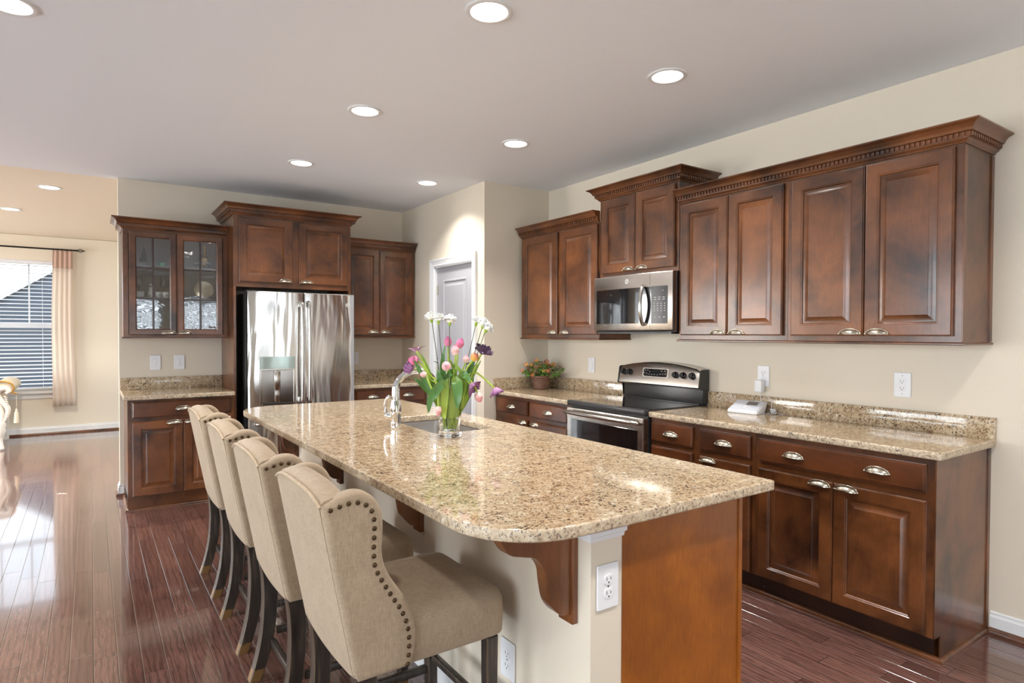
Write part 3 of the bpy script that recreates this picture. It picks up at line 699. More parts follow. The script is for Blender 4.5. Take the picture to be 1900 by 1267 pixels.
# corbels
def scurve():
    L=.262; Hc=.318-.03
    pts=[(0,0),(-L,0)]
    a=bez([(-L,0,0),(-L+.006,-.026,0),(-L+.034,-.060,0),(-L+.080,-.074,0),(-L+.120,-.086,0),(-L+.150,-.120,0),(-L+.158,-.165,0),(-L+.172,-.215,0),(-L+.205,-.250,0),(-L+.240,-.258,0)],5)
    return pts[:1]+[(p.x,p.y) for p in a]+[(-.018,-.258)]+[(0,-.258)]
CORB=curve_mesh([[(x,z*1.07) for x,z in scurve()]],.046,.003,XZ); finish(CORB,M_WOOD,ang=40)
for yc in (1.366,2.350,3.340,4.225):
    m=MB().mesh(CORB).box((-.020,-.032,-.303),(0,.032,0),.002)
    o=m.build('corbel',M_WOOD,isl,(PX-1.45-.0005,yc-2.78,CB-.0015),ang=40)
# top with sink cut-out
out=rrect(IX0,IY0,IX1,IY1,[.24,.012,.012,.24],14); hole=rrect(SX0,SY0,SX1,SY1,.03,4)
top=slab([out,hole],'countertop','large granite island top with rounded left corners and sink cut-out')
sink=thing('sink','stainless undermount sink set in the island top','sink',((SX0+SX1)/2,(SY0+SY1)/2,.69))
m=MB(); hx,hy=(SX1-SX0)/2,(SY1-SY0)/2
def rr3(e,z,r): return [(x,y,z) for x,y in rrect(-hx+e,-hy+e,hx-e,hy-e,r,5)]
m.rings([rr3(-.02,.189,.04),rr3(.004,.189,.03),rr3(.006,.02,.05),rr3(.02,.004,.06),rr3(.1,.0,.04)],cap=False)
m.bm.faces.new([v for v in m.bm.verts][-24:])
m.build('basin',M_SINK,sink,ang=50)
MB().lathe([(.0,.002),(.042,.002),(.045,.004),(.045,.001)],20).build('drain',M_CHROME,sink)
# faucet
fc=thing('faucet','tall chrome gooseneck kitchen faucet beside the island sink','faucet',(1.325,3.02,CT+.0003))
m=MB().lathe([(.027,0),(.027,.006),(.0262,.012),(.026,.03),(.0295,.06),(.031,.085),(.0285,.115),(.024,.135),(.0235,.14)],24); m.build('base',M_CHROME,fc)
dirv=Vector((1,-.10,0)).normalized()
pts=[(0,.138),(0,.195),(.010,.232),(.040,.266),(.085,.286),(.13,.290),(.17,.278),(.205,.248),(.225,.205),(.232,.165)]
pp=bez([(dirv.x*a,dirv.y*a,z) for a,z in pts],6)
m=MB().tube(pp,[.0215-.004*min(1,i/18) for i in range(len(pp))],18); m.build('spout',M_CHROME,fc)
e=pp[-1]; MB().tube([e+Vector((0,0,.03)),e+Vector((0,0,.0)),e+Vector((0,0,-.03)),e+Vector((0,0,-.05))],[.0175,.019,.021,.019],16).build('spray_head',M_CHROME,fc)
sd=Vector((-.72,.70,0)).normalized()
m=MB().tube([Vector((0,0,.05))+sd*.02,Vector((0,0,.055))+sd*.045],[.017,.018],14).sphere(Vector((0,0,.056))+sd*.046,.019)
m.tube(bez([Vector((0,0,.06))+sd*.050,Vector((0,0,.10))+sd*.060,Vector((0,0,.14))+sd*.048,Vector((0,0,.160))+sd*.032],5),[.009,.0088,.0086,.0084,.008,.008,.008,.0085,.009,.010,.011,.012,.0125,.0125,.012,.010],12); m.build('lever',M_CHROME,fc)
# ------------------------------------------------------------------ range
RY=3.490; RW=.762
rg=thing('range','stainless electric range with black glass top and rear control panel','stove',(2.900,RY,0),RZW)
m=MB().box((.002,.02,.02),(RW-.002,.590,.885)).box((.01,.05,0),(RW-.01,.58,.02)); m.build('body',M_CHAR,rg,smooth=False)
m=MB().box((-.002,-.020,.884),(RW+.002,.030,.922),.008,3).box((0,.02,.884),(RW,.565,.917)); m.build('cooktop_frame',M_CHAR,rg)
MB().box((.012,.012,.9172),(RW-.012,.535,.9215),.001,1).build('glass_cooktop',M_BLKGL,rg)
m=MB(); m.frame(.004,RW-.004,.245,.868,[(0,.02),(0,-.018),(.006,-.024),(.052,-.024)]); m.box((.045,-.020,.30),(RW-.045,.018,.82))
od=m.build('oven_door',M_STEEL,rg,ang=25)
MB().box((.050,-.0245,.30),(RW-.050,-.0205,.790),.001,1).build('window',M_BLKGL,od)
MB().box((.006,-.0235,.792),(RW-.006,-.019,.866),.001,1).build('top_rail',M_STEEL,od)
hp=bez([(.030,-.026,.838),(.032,-.062,.842),(.10,-.076,.844),(RW/2,-.088,.844),(RW-.10,-.076,.844),(RW-.032,-.062,.842),(RW-.030,-.026,.838)],6)
MB().tube(hp,.0155,14).build('handle',M_HSTEEL,od)
MB().box((.004,-.022,.055),(RW-.004,.02,.232),.004).build('storage_drawer',M_STEEL,rg)
m=MB(); m.box((.004,.555,.917),(RW-.004,.606,1.05),.004); m.box((.02,.535,.917),(RW-.02,.556,.927),.003); m.build('riser',M_CHAR,rg)
# slanted panel, arched top
mp=[]; n=20
def ptop(x): return 1.158+.042*(1-((x-RW/2)/(RW/2))**2)
m=MB(); rings=[]
for k in range(n+1):
    x=-.004+(RW+.008)*k/n; zt=ptop(x)-(.012 if k in (0,n) else 0)
    rings.append([(x,.500,1.040),(x,.518,zt-.012),(x,.530,zt),(x,.604,zt+.002),(x,.604,1.035),(x,.510,1.030)])
m.rings(rings); pn=m.build('control_panel',M_STEEL,rg,ang=40)
m=MB(); 
for xx in (-.0075,RW+.0035): m.rings([[(x2,.494,1.030),(x2,.514,ptop(0)-.004),(x2,.530,ptop(0)+.004),(x2,.606,ptop(0)+.004),(x2,.606,.93),(x2,.556,.93),(x2,.545,1.02)] for x2 in (xx,xx+.004)])
m.build('end_cap',M_CHAR,rg,smooth=False)
tilt=math.atan2(.018,.118)
PM=lambda x,z:Matrix.Translation((x,.500+(z-1.04)*.1400-.0030,z))@Matrix.Rotation(-tilt,4,'X')@XZ
for x in (.048,.112,.560,.628,.706):
    m=MB(); m.lathe([(.0,.0),(.024,.0),(.0235,.006),(.019,.009),(.017,.024),(.015,.026),(.0,.026)],20,mat=PM(x,1.117)); m.box((-.0035,-.017,.020),(.0035,.017,.030),.001,1,mat=PM(x,1.117))
    k=m.build('knob',M_BLACK,rg)
dp=link('display',finish(curve_mesh([rrect(-.122,-.032,.122,.034,.012)],.003,.001,PM(.370,1.122)),M_STEEL),rg)
b=link('keypad',finish(curve_mesh([rrect(-.115,-.028,.115,.029,.010)],.0045,.001,PM(.370,1.122)),M_BLKGL),dp)
m=MB(); m.box((-.028,.004,.0025),(.035,.022,.0032),mat=PM(.370,1.122)); m.build('lcd',plain('dark_lcd',(.02,.024,.022),.1),dp,smooth=False)
m=MB()
for (ax,az) in [(-.098,.016),(-.075,.016),(-.105,-.004),(-.082,-.006),(-.058,-.012),(-.032,-.014),(-.006,-.012),(.022,-.014),(.048,-.008),(.072,-.006),(.096,-.004),(.060,.014),(.09,.016),(-.05,.006)]:
    m.box((ax-.005,az-.002,.0023),(ax+.005,az+.002,.0031),mat=PM(.370,1.122))
m.build('buttons',M_BTN,dp,smooth=False)
# ------------------------------------------------------------------ microwave
mw=thing('microwave','stainless over-the-range microwave with black window and keypad','microwave',(3.138,3.472,0),RZW)
MW=.754
MB().box((0,.028,1.420),(MW,.376,1.8215),.002,1).build('body',M_BLACK,mw)
m=MB(); rings=[]
def bow(x): return -.012-.030*(1-((x-MW/2)/(MW/2))**2)
for k in range(17):
    x=MW*k/16; y=bow(x); rings.append([(x,y,1.436),(x,y+.003,1.430),(x,.0275,1.424),(x,.0275,1.8205),(x,y+.003,1.8195),(x,y,1.814)])
m.rings(rings); fr=m.build('front_frame',M_STEEL,mw,ang=30)
def curved(x0,x1,z0,z1,off,mat,name,par,n=10,th=.0015):
    m=MB(); rr=[]
    for k in range(n+1):
        x=x0+(x1-x0)*k/n; y=bow(x)-off; rr.append([(x,y,z0),(x,y+th,z0),(x,y+th,z1),(x,y,z1)])
    return m.rings(rr).build(name,mat,par,smooth=True,ang=30)
curved(.034,.590,1.478,1.724,.0012,M_BLKGL,'window',fr); curved(.5775,.5785,1.432,1.817,.0006,M_DARK,'door_seam',fr,2)
curved(.592,.718,1.476,1.726,.0016,M_BLACK,'keypad',fr,4)
m=MB()
for r_ in range(2):
    for c_ in range(3): m.box((.612+c_*.034,-.0215,1.648-r_*.014),(.630+c_*.034,-.020,1.653-r_*.014))
for r_ in range(4):
    for c_ in range(4): m.box((.612+c_*.027,-.0215,1.606-r_*.016),(.621+c_*.027,-.020,1.613-r_*.016))
for c_ in range(3): m.box((.614+c_*.036,-.0215,1.516),(.628+c_*.036,-.020,1.522))
for v in m.bm.verts: v.co.y+=bow(v.co.x)+.0185
m.build('buttons',M_BTN,fr,smooth=False)
m=MB(); m.box((.660,bow(.68)-.0022,1.690),(.690,bow(.68)-.001,1.700)); m.build('clock_display',M_LCD,fr,smooth=False)
hp=bez([(.530,bow(.53),1.728),(.532,bow(.53)-.022,1.722),(.536,bow(.53)-.044,1.66),(.538,bow(.53)-.050,1.60),(.536,bow(.53)-.044,1.54),(.532,bow(.53)-.022,1.478),(.530,bow(.53),1.472)],6)
m=MB().tube(hp,.0125,14); m.build('handle',M_HSTEEL,fr)
def badge(parent,x,y,z,r=.017):
    b=MB().lathe([(0,0),(r,0),(r,.002),(r*.86,.0026),(r*.84,.0018),(0,.0018)],24,mat=XZ).build('badge',M_SILVER,parent,(x,y,z))
    link('emblem',finish(text_mesh('GE',r*1.05,.0012,Matrix.Translation((0,-.0022,0))@XZ),M_DARK,False),b)
    return b
badge(fr,.370,bow(.37)-.0003,1.772)
MB().box((.02,.0,1.408),(MW-.02,.33,1.4195)).build('vent_grille',M_CHAR,mw,smooth=False)
# ------------------------------------------------------------------ refrigerator
FX0,FW=1.080,.914; FYF=5.47
fg=thing('refrigerator','stainless french-door refrigerator with ice and water dispenser','refrigerator',(FX0,FYF,0))
MB().box((.004,.075,.02),(FW-.004,.72,1.745),.004).box((.05,.08,0),(FW-.05,.7,.02)).box((.0,.05,1.745),(.09,.14,1.765)).box((FW-.09,.05,1.745),(FW,.14,1.765)).build('cabinet',M_CHAR,fg)
def fdoor(x0,x1,z0,z1,name,b0,b1):
    m=MB(); rr=[]; n=14
    for k in range(n+1):
        t_=k/n; x=x0+(x1-x0)*t_
        y=-.030*(1-((x-FW/2)/(FW/2))**2)+ (0.012 if k in (0,n) else 0)+(.003 if k in (1,n-1) else 0)
        rr.append([(x,y+.004,z0),(x,.068,z0),(x,.068,z1),(x,y+.004,z1),(x,y,z1-.006),(x,y,z0+.006)])
    return m.rings(rr).build(name,M_FRIDGE,fg,ang=30)
fy=lambda x:-.030*(1-((x-FW/2)/(FW/2))**2)
dl=fdoor(0,.449,.695,1.755,'door',0,0); dr=fdoor(.459,FW,.695,1.755,'door',0,0); fz=fdoor(0,FW,.05,.685,'freezer_drawer',0,0)
for par,x in ((dl,.424),(dr,.484)):
    hp=bez([(x,fy(x),1.672),(x,fy(x)-.040,1.665),(x,fy(x)-.056,1.60),(x,fy(x)-.064,1.24),(x,fy(x)-.056,.87),(x,fy(x)-.040,.815),(x,fy(x),.808)],6)
    m=MB(); m.tube(hp,.0150,14)
    for z in (1.672,.808): m.box((x-.013,fy(x)-.050,z-.045 if z>1 else z-.002),(x+.013,fy(x)+.001,z+.002 if z>1 else z+.045),.004)
    m.build('handle',M_HSTEEL,par)
hp=bez([(.06,fy(.06),.640),(.065,fy(.06)-.05,.643),(.2,-.082,.645),(FW/2,-.095,.645),(FW-.2,-.082,.645),(FW-.065,fy(.06)-.05,.643),(FW-.06,fy(.06),.640)],6)
MB().tube(hp,.0165,14).build('handle',M_HSTEEL,fz)
ds=thing('x','x','x'); bpy.data.objects.remove(ds)
m=MB(); dx0,dx1=.088,.372
def fyc(x0,x1,z0,z1,off,th,mat,name,par,n=8):
    m=MB(); m.rings([[(x0+(x1-x0)*k/n,fy(x0+(x1-x0)*k/n)-off,z0),(x0+(x1-x0)*k/n,fy(x0+(x1-x0)*k/n)-off+th,z0),(x0+(x1-x0)*k/n,fy(x0+(x1-x0)*k/n)-off+th,z1),(x0+(x1-x0)*k/n,fy(x0+(x1-x0)*k/n)-off,z1)] for k in range(n+1)]); return m.build(name,mat,par,ang=30)
fyc(dx0,dx1,1.100,1.205,.008,.010,M_DISP,'dispenser_panel',dl)
m=MB()
for k in range(5): m.box((dx0+.03,-.0365,1.118+k*.016),(dx0+.055,-.0345,1.121+k*.016)).box((dx1-.055,-.0365,1.118+k*.016),(dx1-.03,-.0345,1.121+k*.016))
for k in range(7): m.box((dx0+.07+k*.022,-.0375,1.108),(dx0+.08+k*.022,-.035,1.111))
m.build('touch_buttons',M_LCD,dl,smooth=False)
M_RECESS=steel('dispenser_recess_steel',(.34,.32,.30),.2,(60,60,1))
fyc(dx0+.012,dx1-.008,.800,1.098,.0025,.004,M_RECESS,'dispenser_recess',dl)
m=MB(); m.frame(dx0,dx1,.790,1.100,[(0,-.020),(0,-.036),(.010,-.036),(.014,-.026)]); m.build('dispenser_frame',M_HSTEEL,dl,smooth=False)
MB().box((.196,-.046,.92),(.250,-.030,1.084),.004).box((.205,-.040,.82),(.243,-.029,.92),.002).build('dispenser_paddle',M_HSTEEL,dl)
MB().box((dx0+.02,-.040,.802),(dx1-.02,-.026,.812)).build('drip_tray',M_CHAR,dl,smooth=False)
badge(dr,.845,fy(.845)-.0002,1.660,.015)
# ------------------------------------------------------------------ bar stools
def make_stool():
    t=thing('bar_stool','x','stool',(0,0,0),0,'beige wingback counter stools along the island')
    hw=.238
    # back slab with slight arch
    back=[(-.285,.955),(-.268,.86),(-.250,.765),(-.222,.62),(-.196,.485),(-.186,.462)]
    def fx(z):
        for (xa,za),(xb,zb) in zip(back,back[1:]):
            if z<=za and z>=zb: return xa+(xb-xa)*(za-z)/(za-zb)
        return back[0][0] if z>.9 else back[-1][0]
    ARCH=lambda y:.034*(1-min(1,abs(y)/(hw-.01))**3.2)-.008
    m=MB(); rr=[]; ny=24
    for k in range(ny+1):
        y=(-1+2*k/ny)*(hw-.020); arch=ARCH(y)
        ring=[]
        bowx=-.010*math.cos(y/hw*PI/2)
        for (x,z) in back: ring.append((x+bowx,y,z+(arch if z>.9 else 0)))
        ring+= [(-.155,y,.463),(-.125,y,.48)]
        for z in (.60,.70,.80,.90): ring.append((fx(z)+.085+.012*math.cos(y/hw*PI/2),y,z+arch*(z-.6)/.3))
        ring+= [(-.200,y,.945+arch),(-.222,y,.968+arch),(-.250,y,.974+arch),(-.272,y,.969+arch)]
        rr.append(ring)
    m.rings(rr); m.build('backrest',M_FAB,t,ang=60)
    # wings
    fr_=bez([(-.262,.962,0),(-.235,.975,0),(-.200,.983,0),(-.165,.977,0),(-.137,.955,0),(-.119,.922,0),(-.113,.885,0),(-.114,.845,0),(-.116,.806,0),(-.108,.765,0),(-.090,.728,0),(-.065,.690,0),(-.038,.648,0),(-.018,.605,0),(-.011,.560,0),(-.015,.510,0),(-.030,.464,0)],3)
    wing=[(-.284,.952)]+[(p.x,p.y) for p in fr_]+[(-.184,.463),(-.196,.485),(-.222,.62),(-.250,.765),(-.268,.86)]
    for sg in (-1,1):
        me=curve_mesh([[(x,z) for x,z in wing]],.056,.017,Matrix.Translation((0,sg*(hw-.028),0))@XZ,bres=4)
        link('wing',finish(me,M_FAB,ang=60),t)
        # nail heads, offset inside the front edge
        path=bez([(-.262,.944,0),(-.21,.955,0),(-.172,.948,0),(-.148,.922,0),(-.142,.885,0),(-.144,.806,0),(-.136,.76,0),(-.098,.69,0),(-.062,.63,0),(-.044,.58,0),(-.040,.53,0),(-.044,.476,0)],8)
        L=[0]
        for a,b in zip(path,path[1:]): L.append(L[-1]+(b-a).length)
        m=MB(); NN=24
        for k in range(NN+1):
            s_=L[-1]*k/NN; i=max(j for j in range(len(L)) if L[j]<=s_+1e-9); i=min(i,len(path)-2); f=(s_-L[i])/max(1e-6,L[i+1]-L[i]); p=path[i].lerp(path[i+1],f)
            m.lathe([(.0068,0),(.0062,.0025),(.004,.0045),(.0,.005)],10,c=(p.x,sg*hw,p.y),mat=Matrix.Rotation(-sg*PI/2,4,'X'))
        m.build('nailhead_trim',M_BRONZE,t,ang=60)
    # piping round the rear panel
    pts=[]
    for k in range(0,13):
        y=-hw+.012+(2*hw-.024)*k/12; pts.append((-.284-.010*math.cos(y/hw*PI/2)-.001,y,.957+ARCH(y)))
    MB().tube(pts,.0045,8).build('piping',M_PIPE,t)
    # seat
    m=MB(); rr=[]; hs=.222; x0,x1=-.14,.305; NX=14
    outline=rrect(x0,-hs,x1,hs,[.01,.045,.045,.01],6)
    def lay(s_,z): 
        cx,cy=(x0+x1)/2,0; return [(cx+(x-cx)*(1-s_/(x1-x0)*2),cy+(y-cy)*(1-s_/hs),z) for x,y in outline]
    m.rings([lay(.03,.462),lay(.006,.463),lay(0,.470),lay(-.002,.53),lay(0,.572),lay(.008,.592),lay(.028,.606),lay(.07,.614),lay(.13,.620),lay(.19,.622)])
    m.build('seat',M_FAB,t,ang=60)
    # legs
    def leg(path,w,d0,d1,sg):
        rr=[]
        P=bez(path,6)
        for i,p in enumerate(P):
            d=(d0+(d1-d0)*i/(len(P)-1))/2
            rr.append([(p.x-d,p.y-w/2,p.z),(p.x+d,p.y-w/2,p.z),(p.x+d,p.y+w/2,p.z),(p.x-d,p.y+w/2,p.z)])
        m=MB().rings(rr); bmesh.ops.recalc_face_normals(m.bm,faces=list(m.bm.faces))
        es=[e for e in m.bm.edges if abs((e.verts[0].co-e.verts[1].co).normalized().z)>.5]
        bmesh.ops.bevel(m.bm,geom=es,offset=.004,segments=1,affect='EDGES',material=1)
        return m.build('leg',[M_LEG,M_LEGEDGE],t,smooth=False)
    for sg in (-1,1):
        y=sg*.203
        leg([(-.160,y,.470),(-.153,y,.40),(-.153,y,.30),(-.164,y,.18),(-.186,y,.08),(-.212,y,0)],.043,.064,.046,sg)
        leg([(.250,y,.463),(.250,y,.3),(.252,y,.15),(.254,y,0)],.040,.042,.034,sg)
        MB().box((-.125,y-.010,.165),(.235,y+.010,.192),.002).build('stretcher',M_LEG,t)
    MB().box((-.155,-.178,.130),(-.133,.178,.160),.003).build('stretcher',M_LEG,t)
    MB().box((.240,-.178,.215),(.262,.178,.240),.003).build('footrest',M_LEG,t)
    return t
st=make_stool(); SX=.750
labs=['beige wingback counter stool nearest the camera, whole nailhead side showing','beige wingback counter stool second from the camera','beige wingback counter stool third from the camera','beige wingback counter stool farthest from the camera, next to the fridge end']
for i,yy in enumerate((1.815,2.425,3.085,3.775)):
    if i==0: st.location=(SX+.022,yy,0); st['label']=labs[0]
    else: copy_tree(st,(SX,yy,0),labs[i])
# ------------------------------------------------------------------ vase and flowers
VX,VY=1.400,2.565
vs=thing('vase','clear flared glass vase holding tulips and carnations by the sink','vase',(VX,VY,CT+.0004))
sq=lambda a,z:1+.07*math.cos(4*a)*(1-min(1,z/.25)*.6)
vp=[(.045,0),(.053,.004),(.055,.012),(.054,.024),(.050,.032),(.051,.06),(.054,.10),(.061,.16),(.072,.22),(.082,.255)]
vin=[(.079,.255),(.069,.22),(.058,.16),(.051,.10),(.048,.06),(.046,.034),(.03,.030)]
m=MB().lathe(vp+vin,40,fn=sq); m.build('glass',M_VASE,vs,ang=60)
MB().lathe([(.0,.0345),(.0455,.0345),(.0472,.06),(.0492,.09),(.0,.09)],40,fn=sq).build('water',M_WATER,vs,ang=60)
camR=Vector((_c,-_s,0)); camD=Vector((_s,_c,0))
def FP(px,py,d=0):   # bouquet point from offsets in metres measured at the vase (right, up), d away from the viewer
    r=(px-828)/388; z=(809-py)/388; return Vector((0,0,0))+camR*r+camD*d+Vector((0,0,z))
def orient(axis):
    a=Vector(axis).normalized(); return a.to_track_quat('Z','Y').to_matrix().to_4x4()
def bloom_tulip(m,c,axis,R=.017,L=.045,open_=0,seed=0,mi=0,close=.9):
    rnd=random.Random(seed); Mx=Matrix.Translation(c)@orient(axis)
    for layer in (0,1):
        for k in range(3):
            a0=2*PI*k/3+layer*PI/3+rnd.uniform(-.1,.1); op=open_*rnd.uniform(.7,1.3); tw=rnd.uniform(-.3,.3)*open_
            def f(u,v):
                uu=(u-.5)*2; wid=math.sin(min(1,v*1.08+.10)*PI*.80+.25)**.8 if v<.98 else .18
                wid=max(.05,(math.sin(PI*(.12+.83*v)))**.7)
                r=R*(.35+.75*math.sin(PI*min(1,.15+v*.62)))*(1-layer*.06)
                sm=max(0,(v-.40)/.60); sm=sm*sm*(3-2*sm); r*=1-.40*close*sm*max(0,1-open_)
                r+=open_*(v**1.7)*R*2.0*(op/max(open_,1e-3))
                ang=a0+uu*1.08*wid*(1-.12*min(1,open_))+tw*v
                z=L*(v**.9)*(1-.30*open_*v)
                rr=r*(1-.10*uu*uu)
                if .3<open_<1.2: z+=.0045*v*math.sin(7*uu+seed+k*2); rr*=1+.10*v*math.sin(9*uu+k+seed)
                if open_>1.2: ang=a0+uu*.42*wid; rr=r
                return Mx@Vector((rr*math.cos(ang),rr*math.sin(ang),z))
            m.patch(f,8,13,mi)
    return m
def leaf_strip(m,pts,w,seed=0,fold=.25,mi=0):
    P=bez(pts,6); n=len(P)-1; rnd=random.Random(seed); side0=None
    T=[(P[min(i+1,n)]-P[max(i-1,0)]).normalized() for i in range(n+1)]
    base=Vector((rnd.uniform(-1,1),rnd.uniform(-1,1),.1)).normalized() if seed>=0 else Vector((1,0,0))
    sides=[]
    for i in range(n+1):
        s_=T[i].cross(camD if seed%2==0 else base); 
        s_=s_.normalized() if s_.length>1e-3 else camR
        if sides and s_.dot(sides[-1])<0: s_=-s_
        sides.append(s_)
    def f(u,v):
        i=min(n,int(round(v*n))); uu=(u-.5)*2
        ww=w*max(.03,(math.sin(PI*min(.985,v*.88+.10)))**.7)
        nn=T[i].cross(sides[i]).normalized()
        return P[i]+sides[i]*uu*ww/2+nn*abs(uu)*fold*ww*.5+nn*.004*math.sin(v*9+seed)*uu
    m.patch(f,4,n,mi); return m
ZB=.040
def tulip(label,px,py,d,axis,col,R=.017,L=.046,open_=0,via=None,leaves=(),seed=0,stamen=False,cat='tulip',close=1.35):
    rnd=random.Random(seed+100)
    base=Vector((rnd.uniform(-.020,.020),rnd.uniform(-.020,.020),ZB))
    t=thing('tulip',label,'tulip',Vector((VX,VY,CT))+base,0,'tulips in the vase')
    A=Vector(axis).normalized(); axw=camR*A.x+camD*A.y+Vector((0,0,A.z))
    c=FP(px,py,d)-axw*L*.5
    neck=Vector((0,0,.252))+ (Vector((c.x,c.y,0)).normalized()*.045 if Vector((c.x,c.y,0)).length>.05 else Vector((c.x,c.y,0))*.6)
    pts=[base,base.lerp(neck,.5),neck]
    if via:
        for v in via: pts.append(FP(*v))
    else: pts.append(neck.lerp(c,.55)+Vector((0,0,.012)))
    pts.append(c)
    P=[p-base for p in bez(pts,7)]
    MB().tube(P,.0042,8).build('stem',M_STEM,t)
    m=MB(); bloom_tulip(m,c-base,axw,R*1.12,L,open_,seed,close=close); b=m.build('bloom',col,t,ang=180,norm=False)
    if stamen:
        m=MB(); m.tube([c-base,c-base+axw*L*.5],[.004,.0045],8); m.build('pistil',M_STAM,b)
        m=MB()
        for k in range(5):
            q=camR*math.cos(k*1.26)+camD*math.sin(k*1.26); m.tube([c-base,c-base+axw*L*.4+q*.008],[.001,.0018],6)
        m.build('stamens',M_DARK,b)
    for k,(pl,w,light) in enumerate(leaves):
        q=[FP(*p)-base for p in pl]
        MB_=MB(); leaf_strip(MB_,q,w,seed*2); MB_.build('leaf',M_LEAFL if light else M_LEAF,t,ang=180,norm=False)
    return t
U=(0,0,1)
tulip('upright pink tulip behind the second carnation stem',824,633,.02,(0,.1,1),M_PINK,leaves=[([(826,772,-.01),(822,720,.0),(815,680,-.01),(820,640,-.02)],.026,0)],seed=1)
tulip('bright pink tulip leaning right at the top centre',847,636,.0,(.35,0,1),M_PINK,leaves=[([(832,772,.01),(842,730,.0),(838,690,-.02),(828,662,-.03)],.020,1)],seed=2)
tulip('pale pink tulip just below the bright leaning one',839,648,-.03,(-.1,-.1,1),M_PALE,leaves=[([(835,772,.0),(850,735,-.02),(856,700,-.03),(838,672,-.05)],.026,1)],seed=3)
tulip('pink tulip facing the viewer, dark heart showing',824,677,-.06,(-.1,-1,.25),M_PALE,R=.019,L=.030,close=1.9,via=[(826,700,-.03)],leaves=[([(824,772,-.02),(818,730,-.05),(812,700,-.06),(809,683,-.06)],.030,0)],seed=4)
tulip('wide open lilac tulip with spread petals at the far left',766,645,.0,(-.15,0,1),M_LILAC,R=.013,L=.034,open_=1.35,via=[(792,695,.0),(778,668,0)],leaves=[([(815,772,.0),(806,740,.0),(790,690,.0),(776,655,0)],.022,1)],seed=5,stamen=True)
tulip('magenta pink tulip lying sideways at the left',761,668,.0,(-1,0,.15),M_PINK,R=.020,L=.046,via=[(795,705,0),(780,680,0)],leaves=[([(818,772,.0),(803,735,-.02),(785,705,-.02),(765,668,-.03)],.036,0)],seed=6)
tulip('purple open tulip at the left, below the sideways one',754,682,.02,(-.4,-.4,.2),M_LILAC,R=.015,L=.034,open_=.7,via=[(795,712,.02),(775,690,.02)],leaves=[([(815,772,.02),(800,740,.03),(778,715,.03),(760,700,.03)],.030,0)],seed=7)
tulip('small pale tulip drooping over the faucet spout',781,693,-.03,(-1,0,.1),M_PALE,R=.013,L=.032,via=[(800,722,-.03),(790,704,-.03)],leaves=[([(820,772,-.03),(810,720,-.05),(797,735,-.07),(793,760,-.08)],.036,0)],seed=8)
tulip('pale pink bud at right of centre',858,665,.0,(.1,0,1),M_PALE,R=.014,L=.036,leaves=[([(838,772,.0),(850,740,.02),(860,700,.03),(866,672,.03)],.030,0)],seed=9)
tulip('orange and pink streaked tulip below the dark purple one',874,661,-.01,(.5,0,1),M_ORNG,R=.015,L=.040,open_=.2,leaves=[([(842,772,.02),(858,735,.0),(868,700,.0),(885,668,.0)],.022,1)],seed=10)
tulip('dark purple ruffled tulip at the upper right',889,649,.0,(.4,-.5,.8),M_PURP,R=.017,L=.036,open_=.75,via=[(862,705,0),(878,672,0)],leaves=[([(842,772,.0),(862,730,.03),(868,690,.04),(870,665,.05)],.026,0)],seed=11)
tulip('lilac open tulip drooping on the right side of the vase',872,716,-.03,(.6,-.3,-.35),M_LILAC,R=.017,L=.038,open_=.7,via=[(852,698,-.02),(862,706,-.03)],leaves=[([(838,772,-.03),(850,700,-.05),(860,694,-.07),(868,706,-.08)],.034,0)],seed=12)
tulip('pale pink tulip hanging head down at lower right',882,735,-.02,(.35,-.2,-1),M_PALE,R=.018,L=.045,via=[(858,700,0),(872,712,-.01)],leaves=[([(832,772,-.04),(842,705,-.06),(846,725,-.09),(845,752,-.095)],.048,0)],seed=13)
tulip('purple tulip at the end of the long arching stem, far right',913.5,725,.0,(.5,-.2,-1),M_LILAC,R=.017,L=.038,open_=.6,via=[(860,697,0),(875,690,0),(890,700,0),(905,714,0)],leaves=[([(836,772,.02),(835,700,.0),(832,690,-.03),(822,700,-.06)],.036,0)],seed=14)
tulip('pale pink tulip hanging down in front of the vase',811,757,-.085,(0,-.1,-1),M_PALE,R=.013,L=.044,via=[(812,706,-.06),(811,728,-.085)],leaves=[([(820,772,-.05),(822,712,-.08),(812,716,-.095),(806,735,-.10)],.040,0)],seed=15)
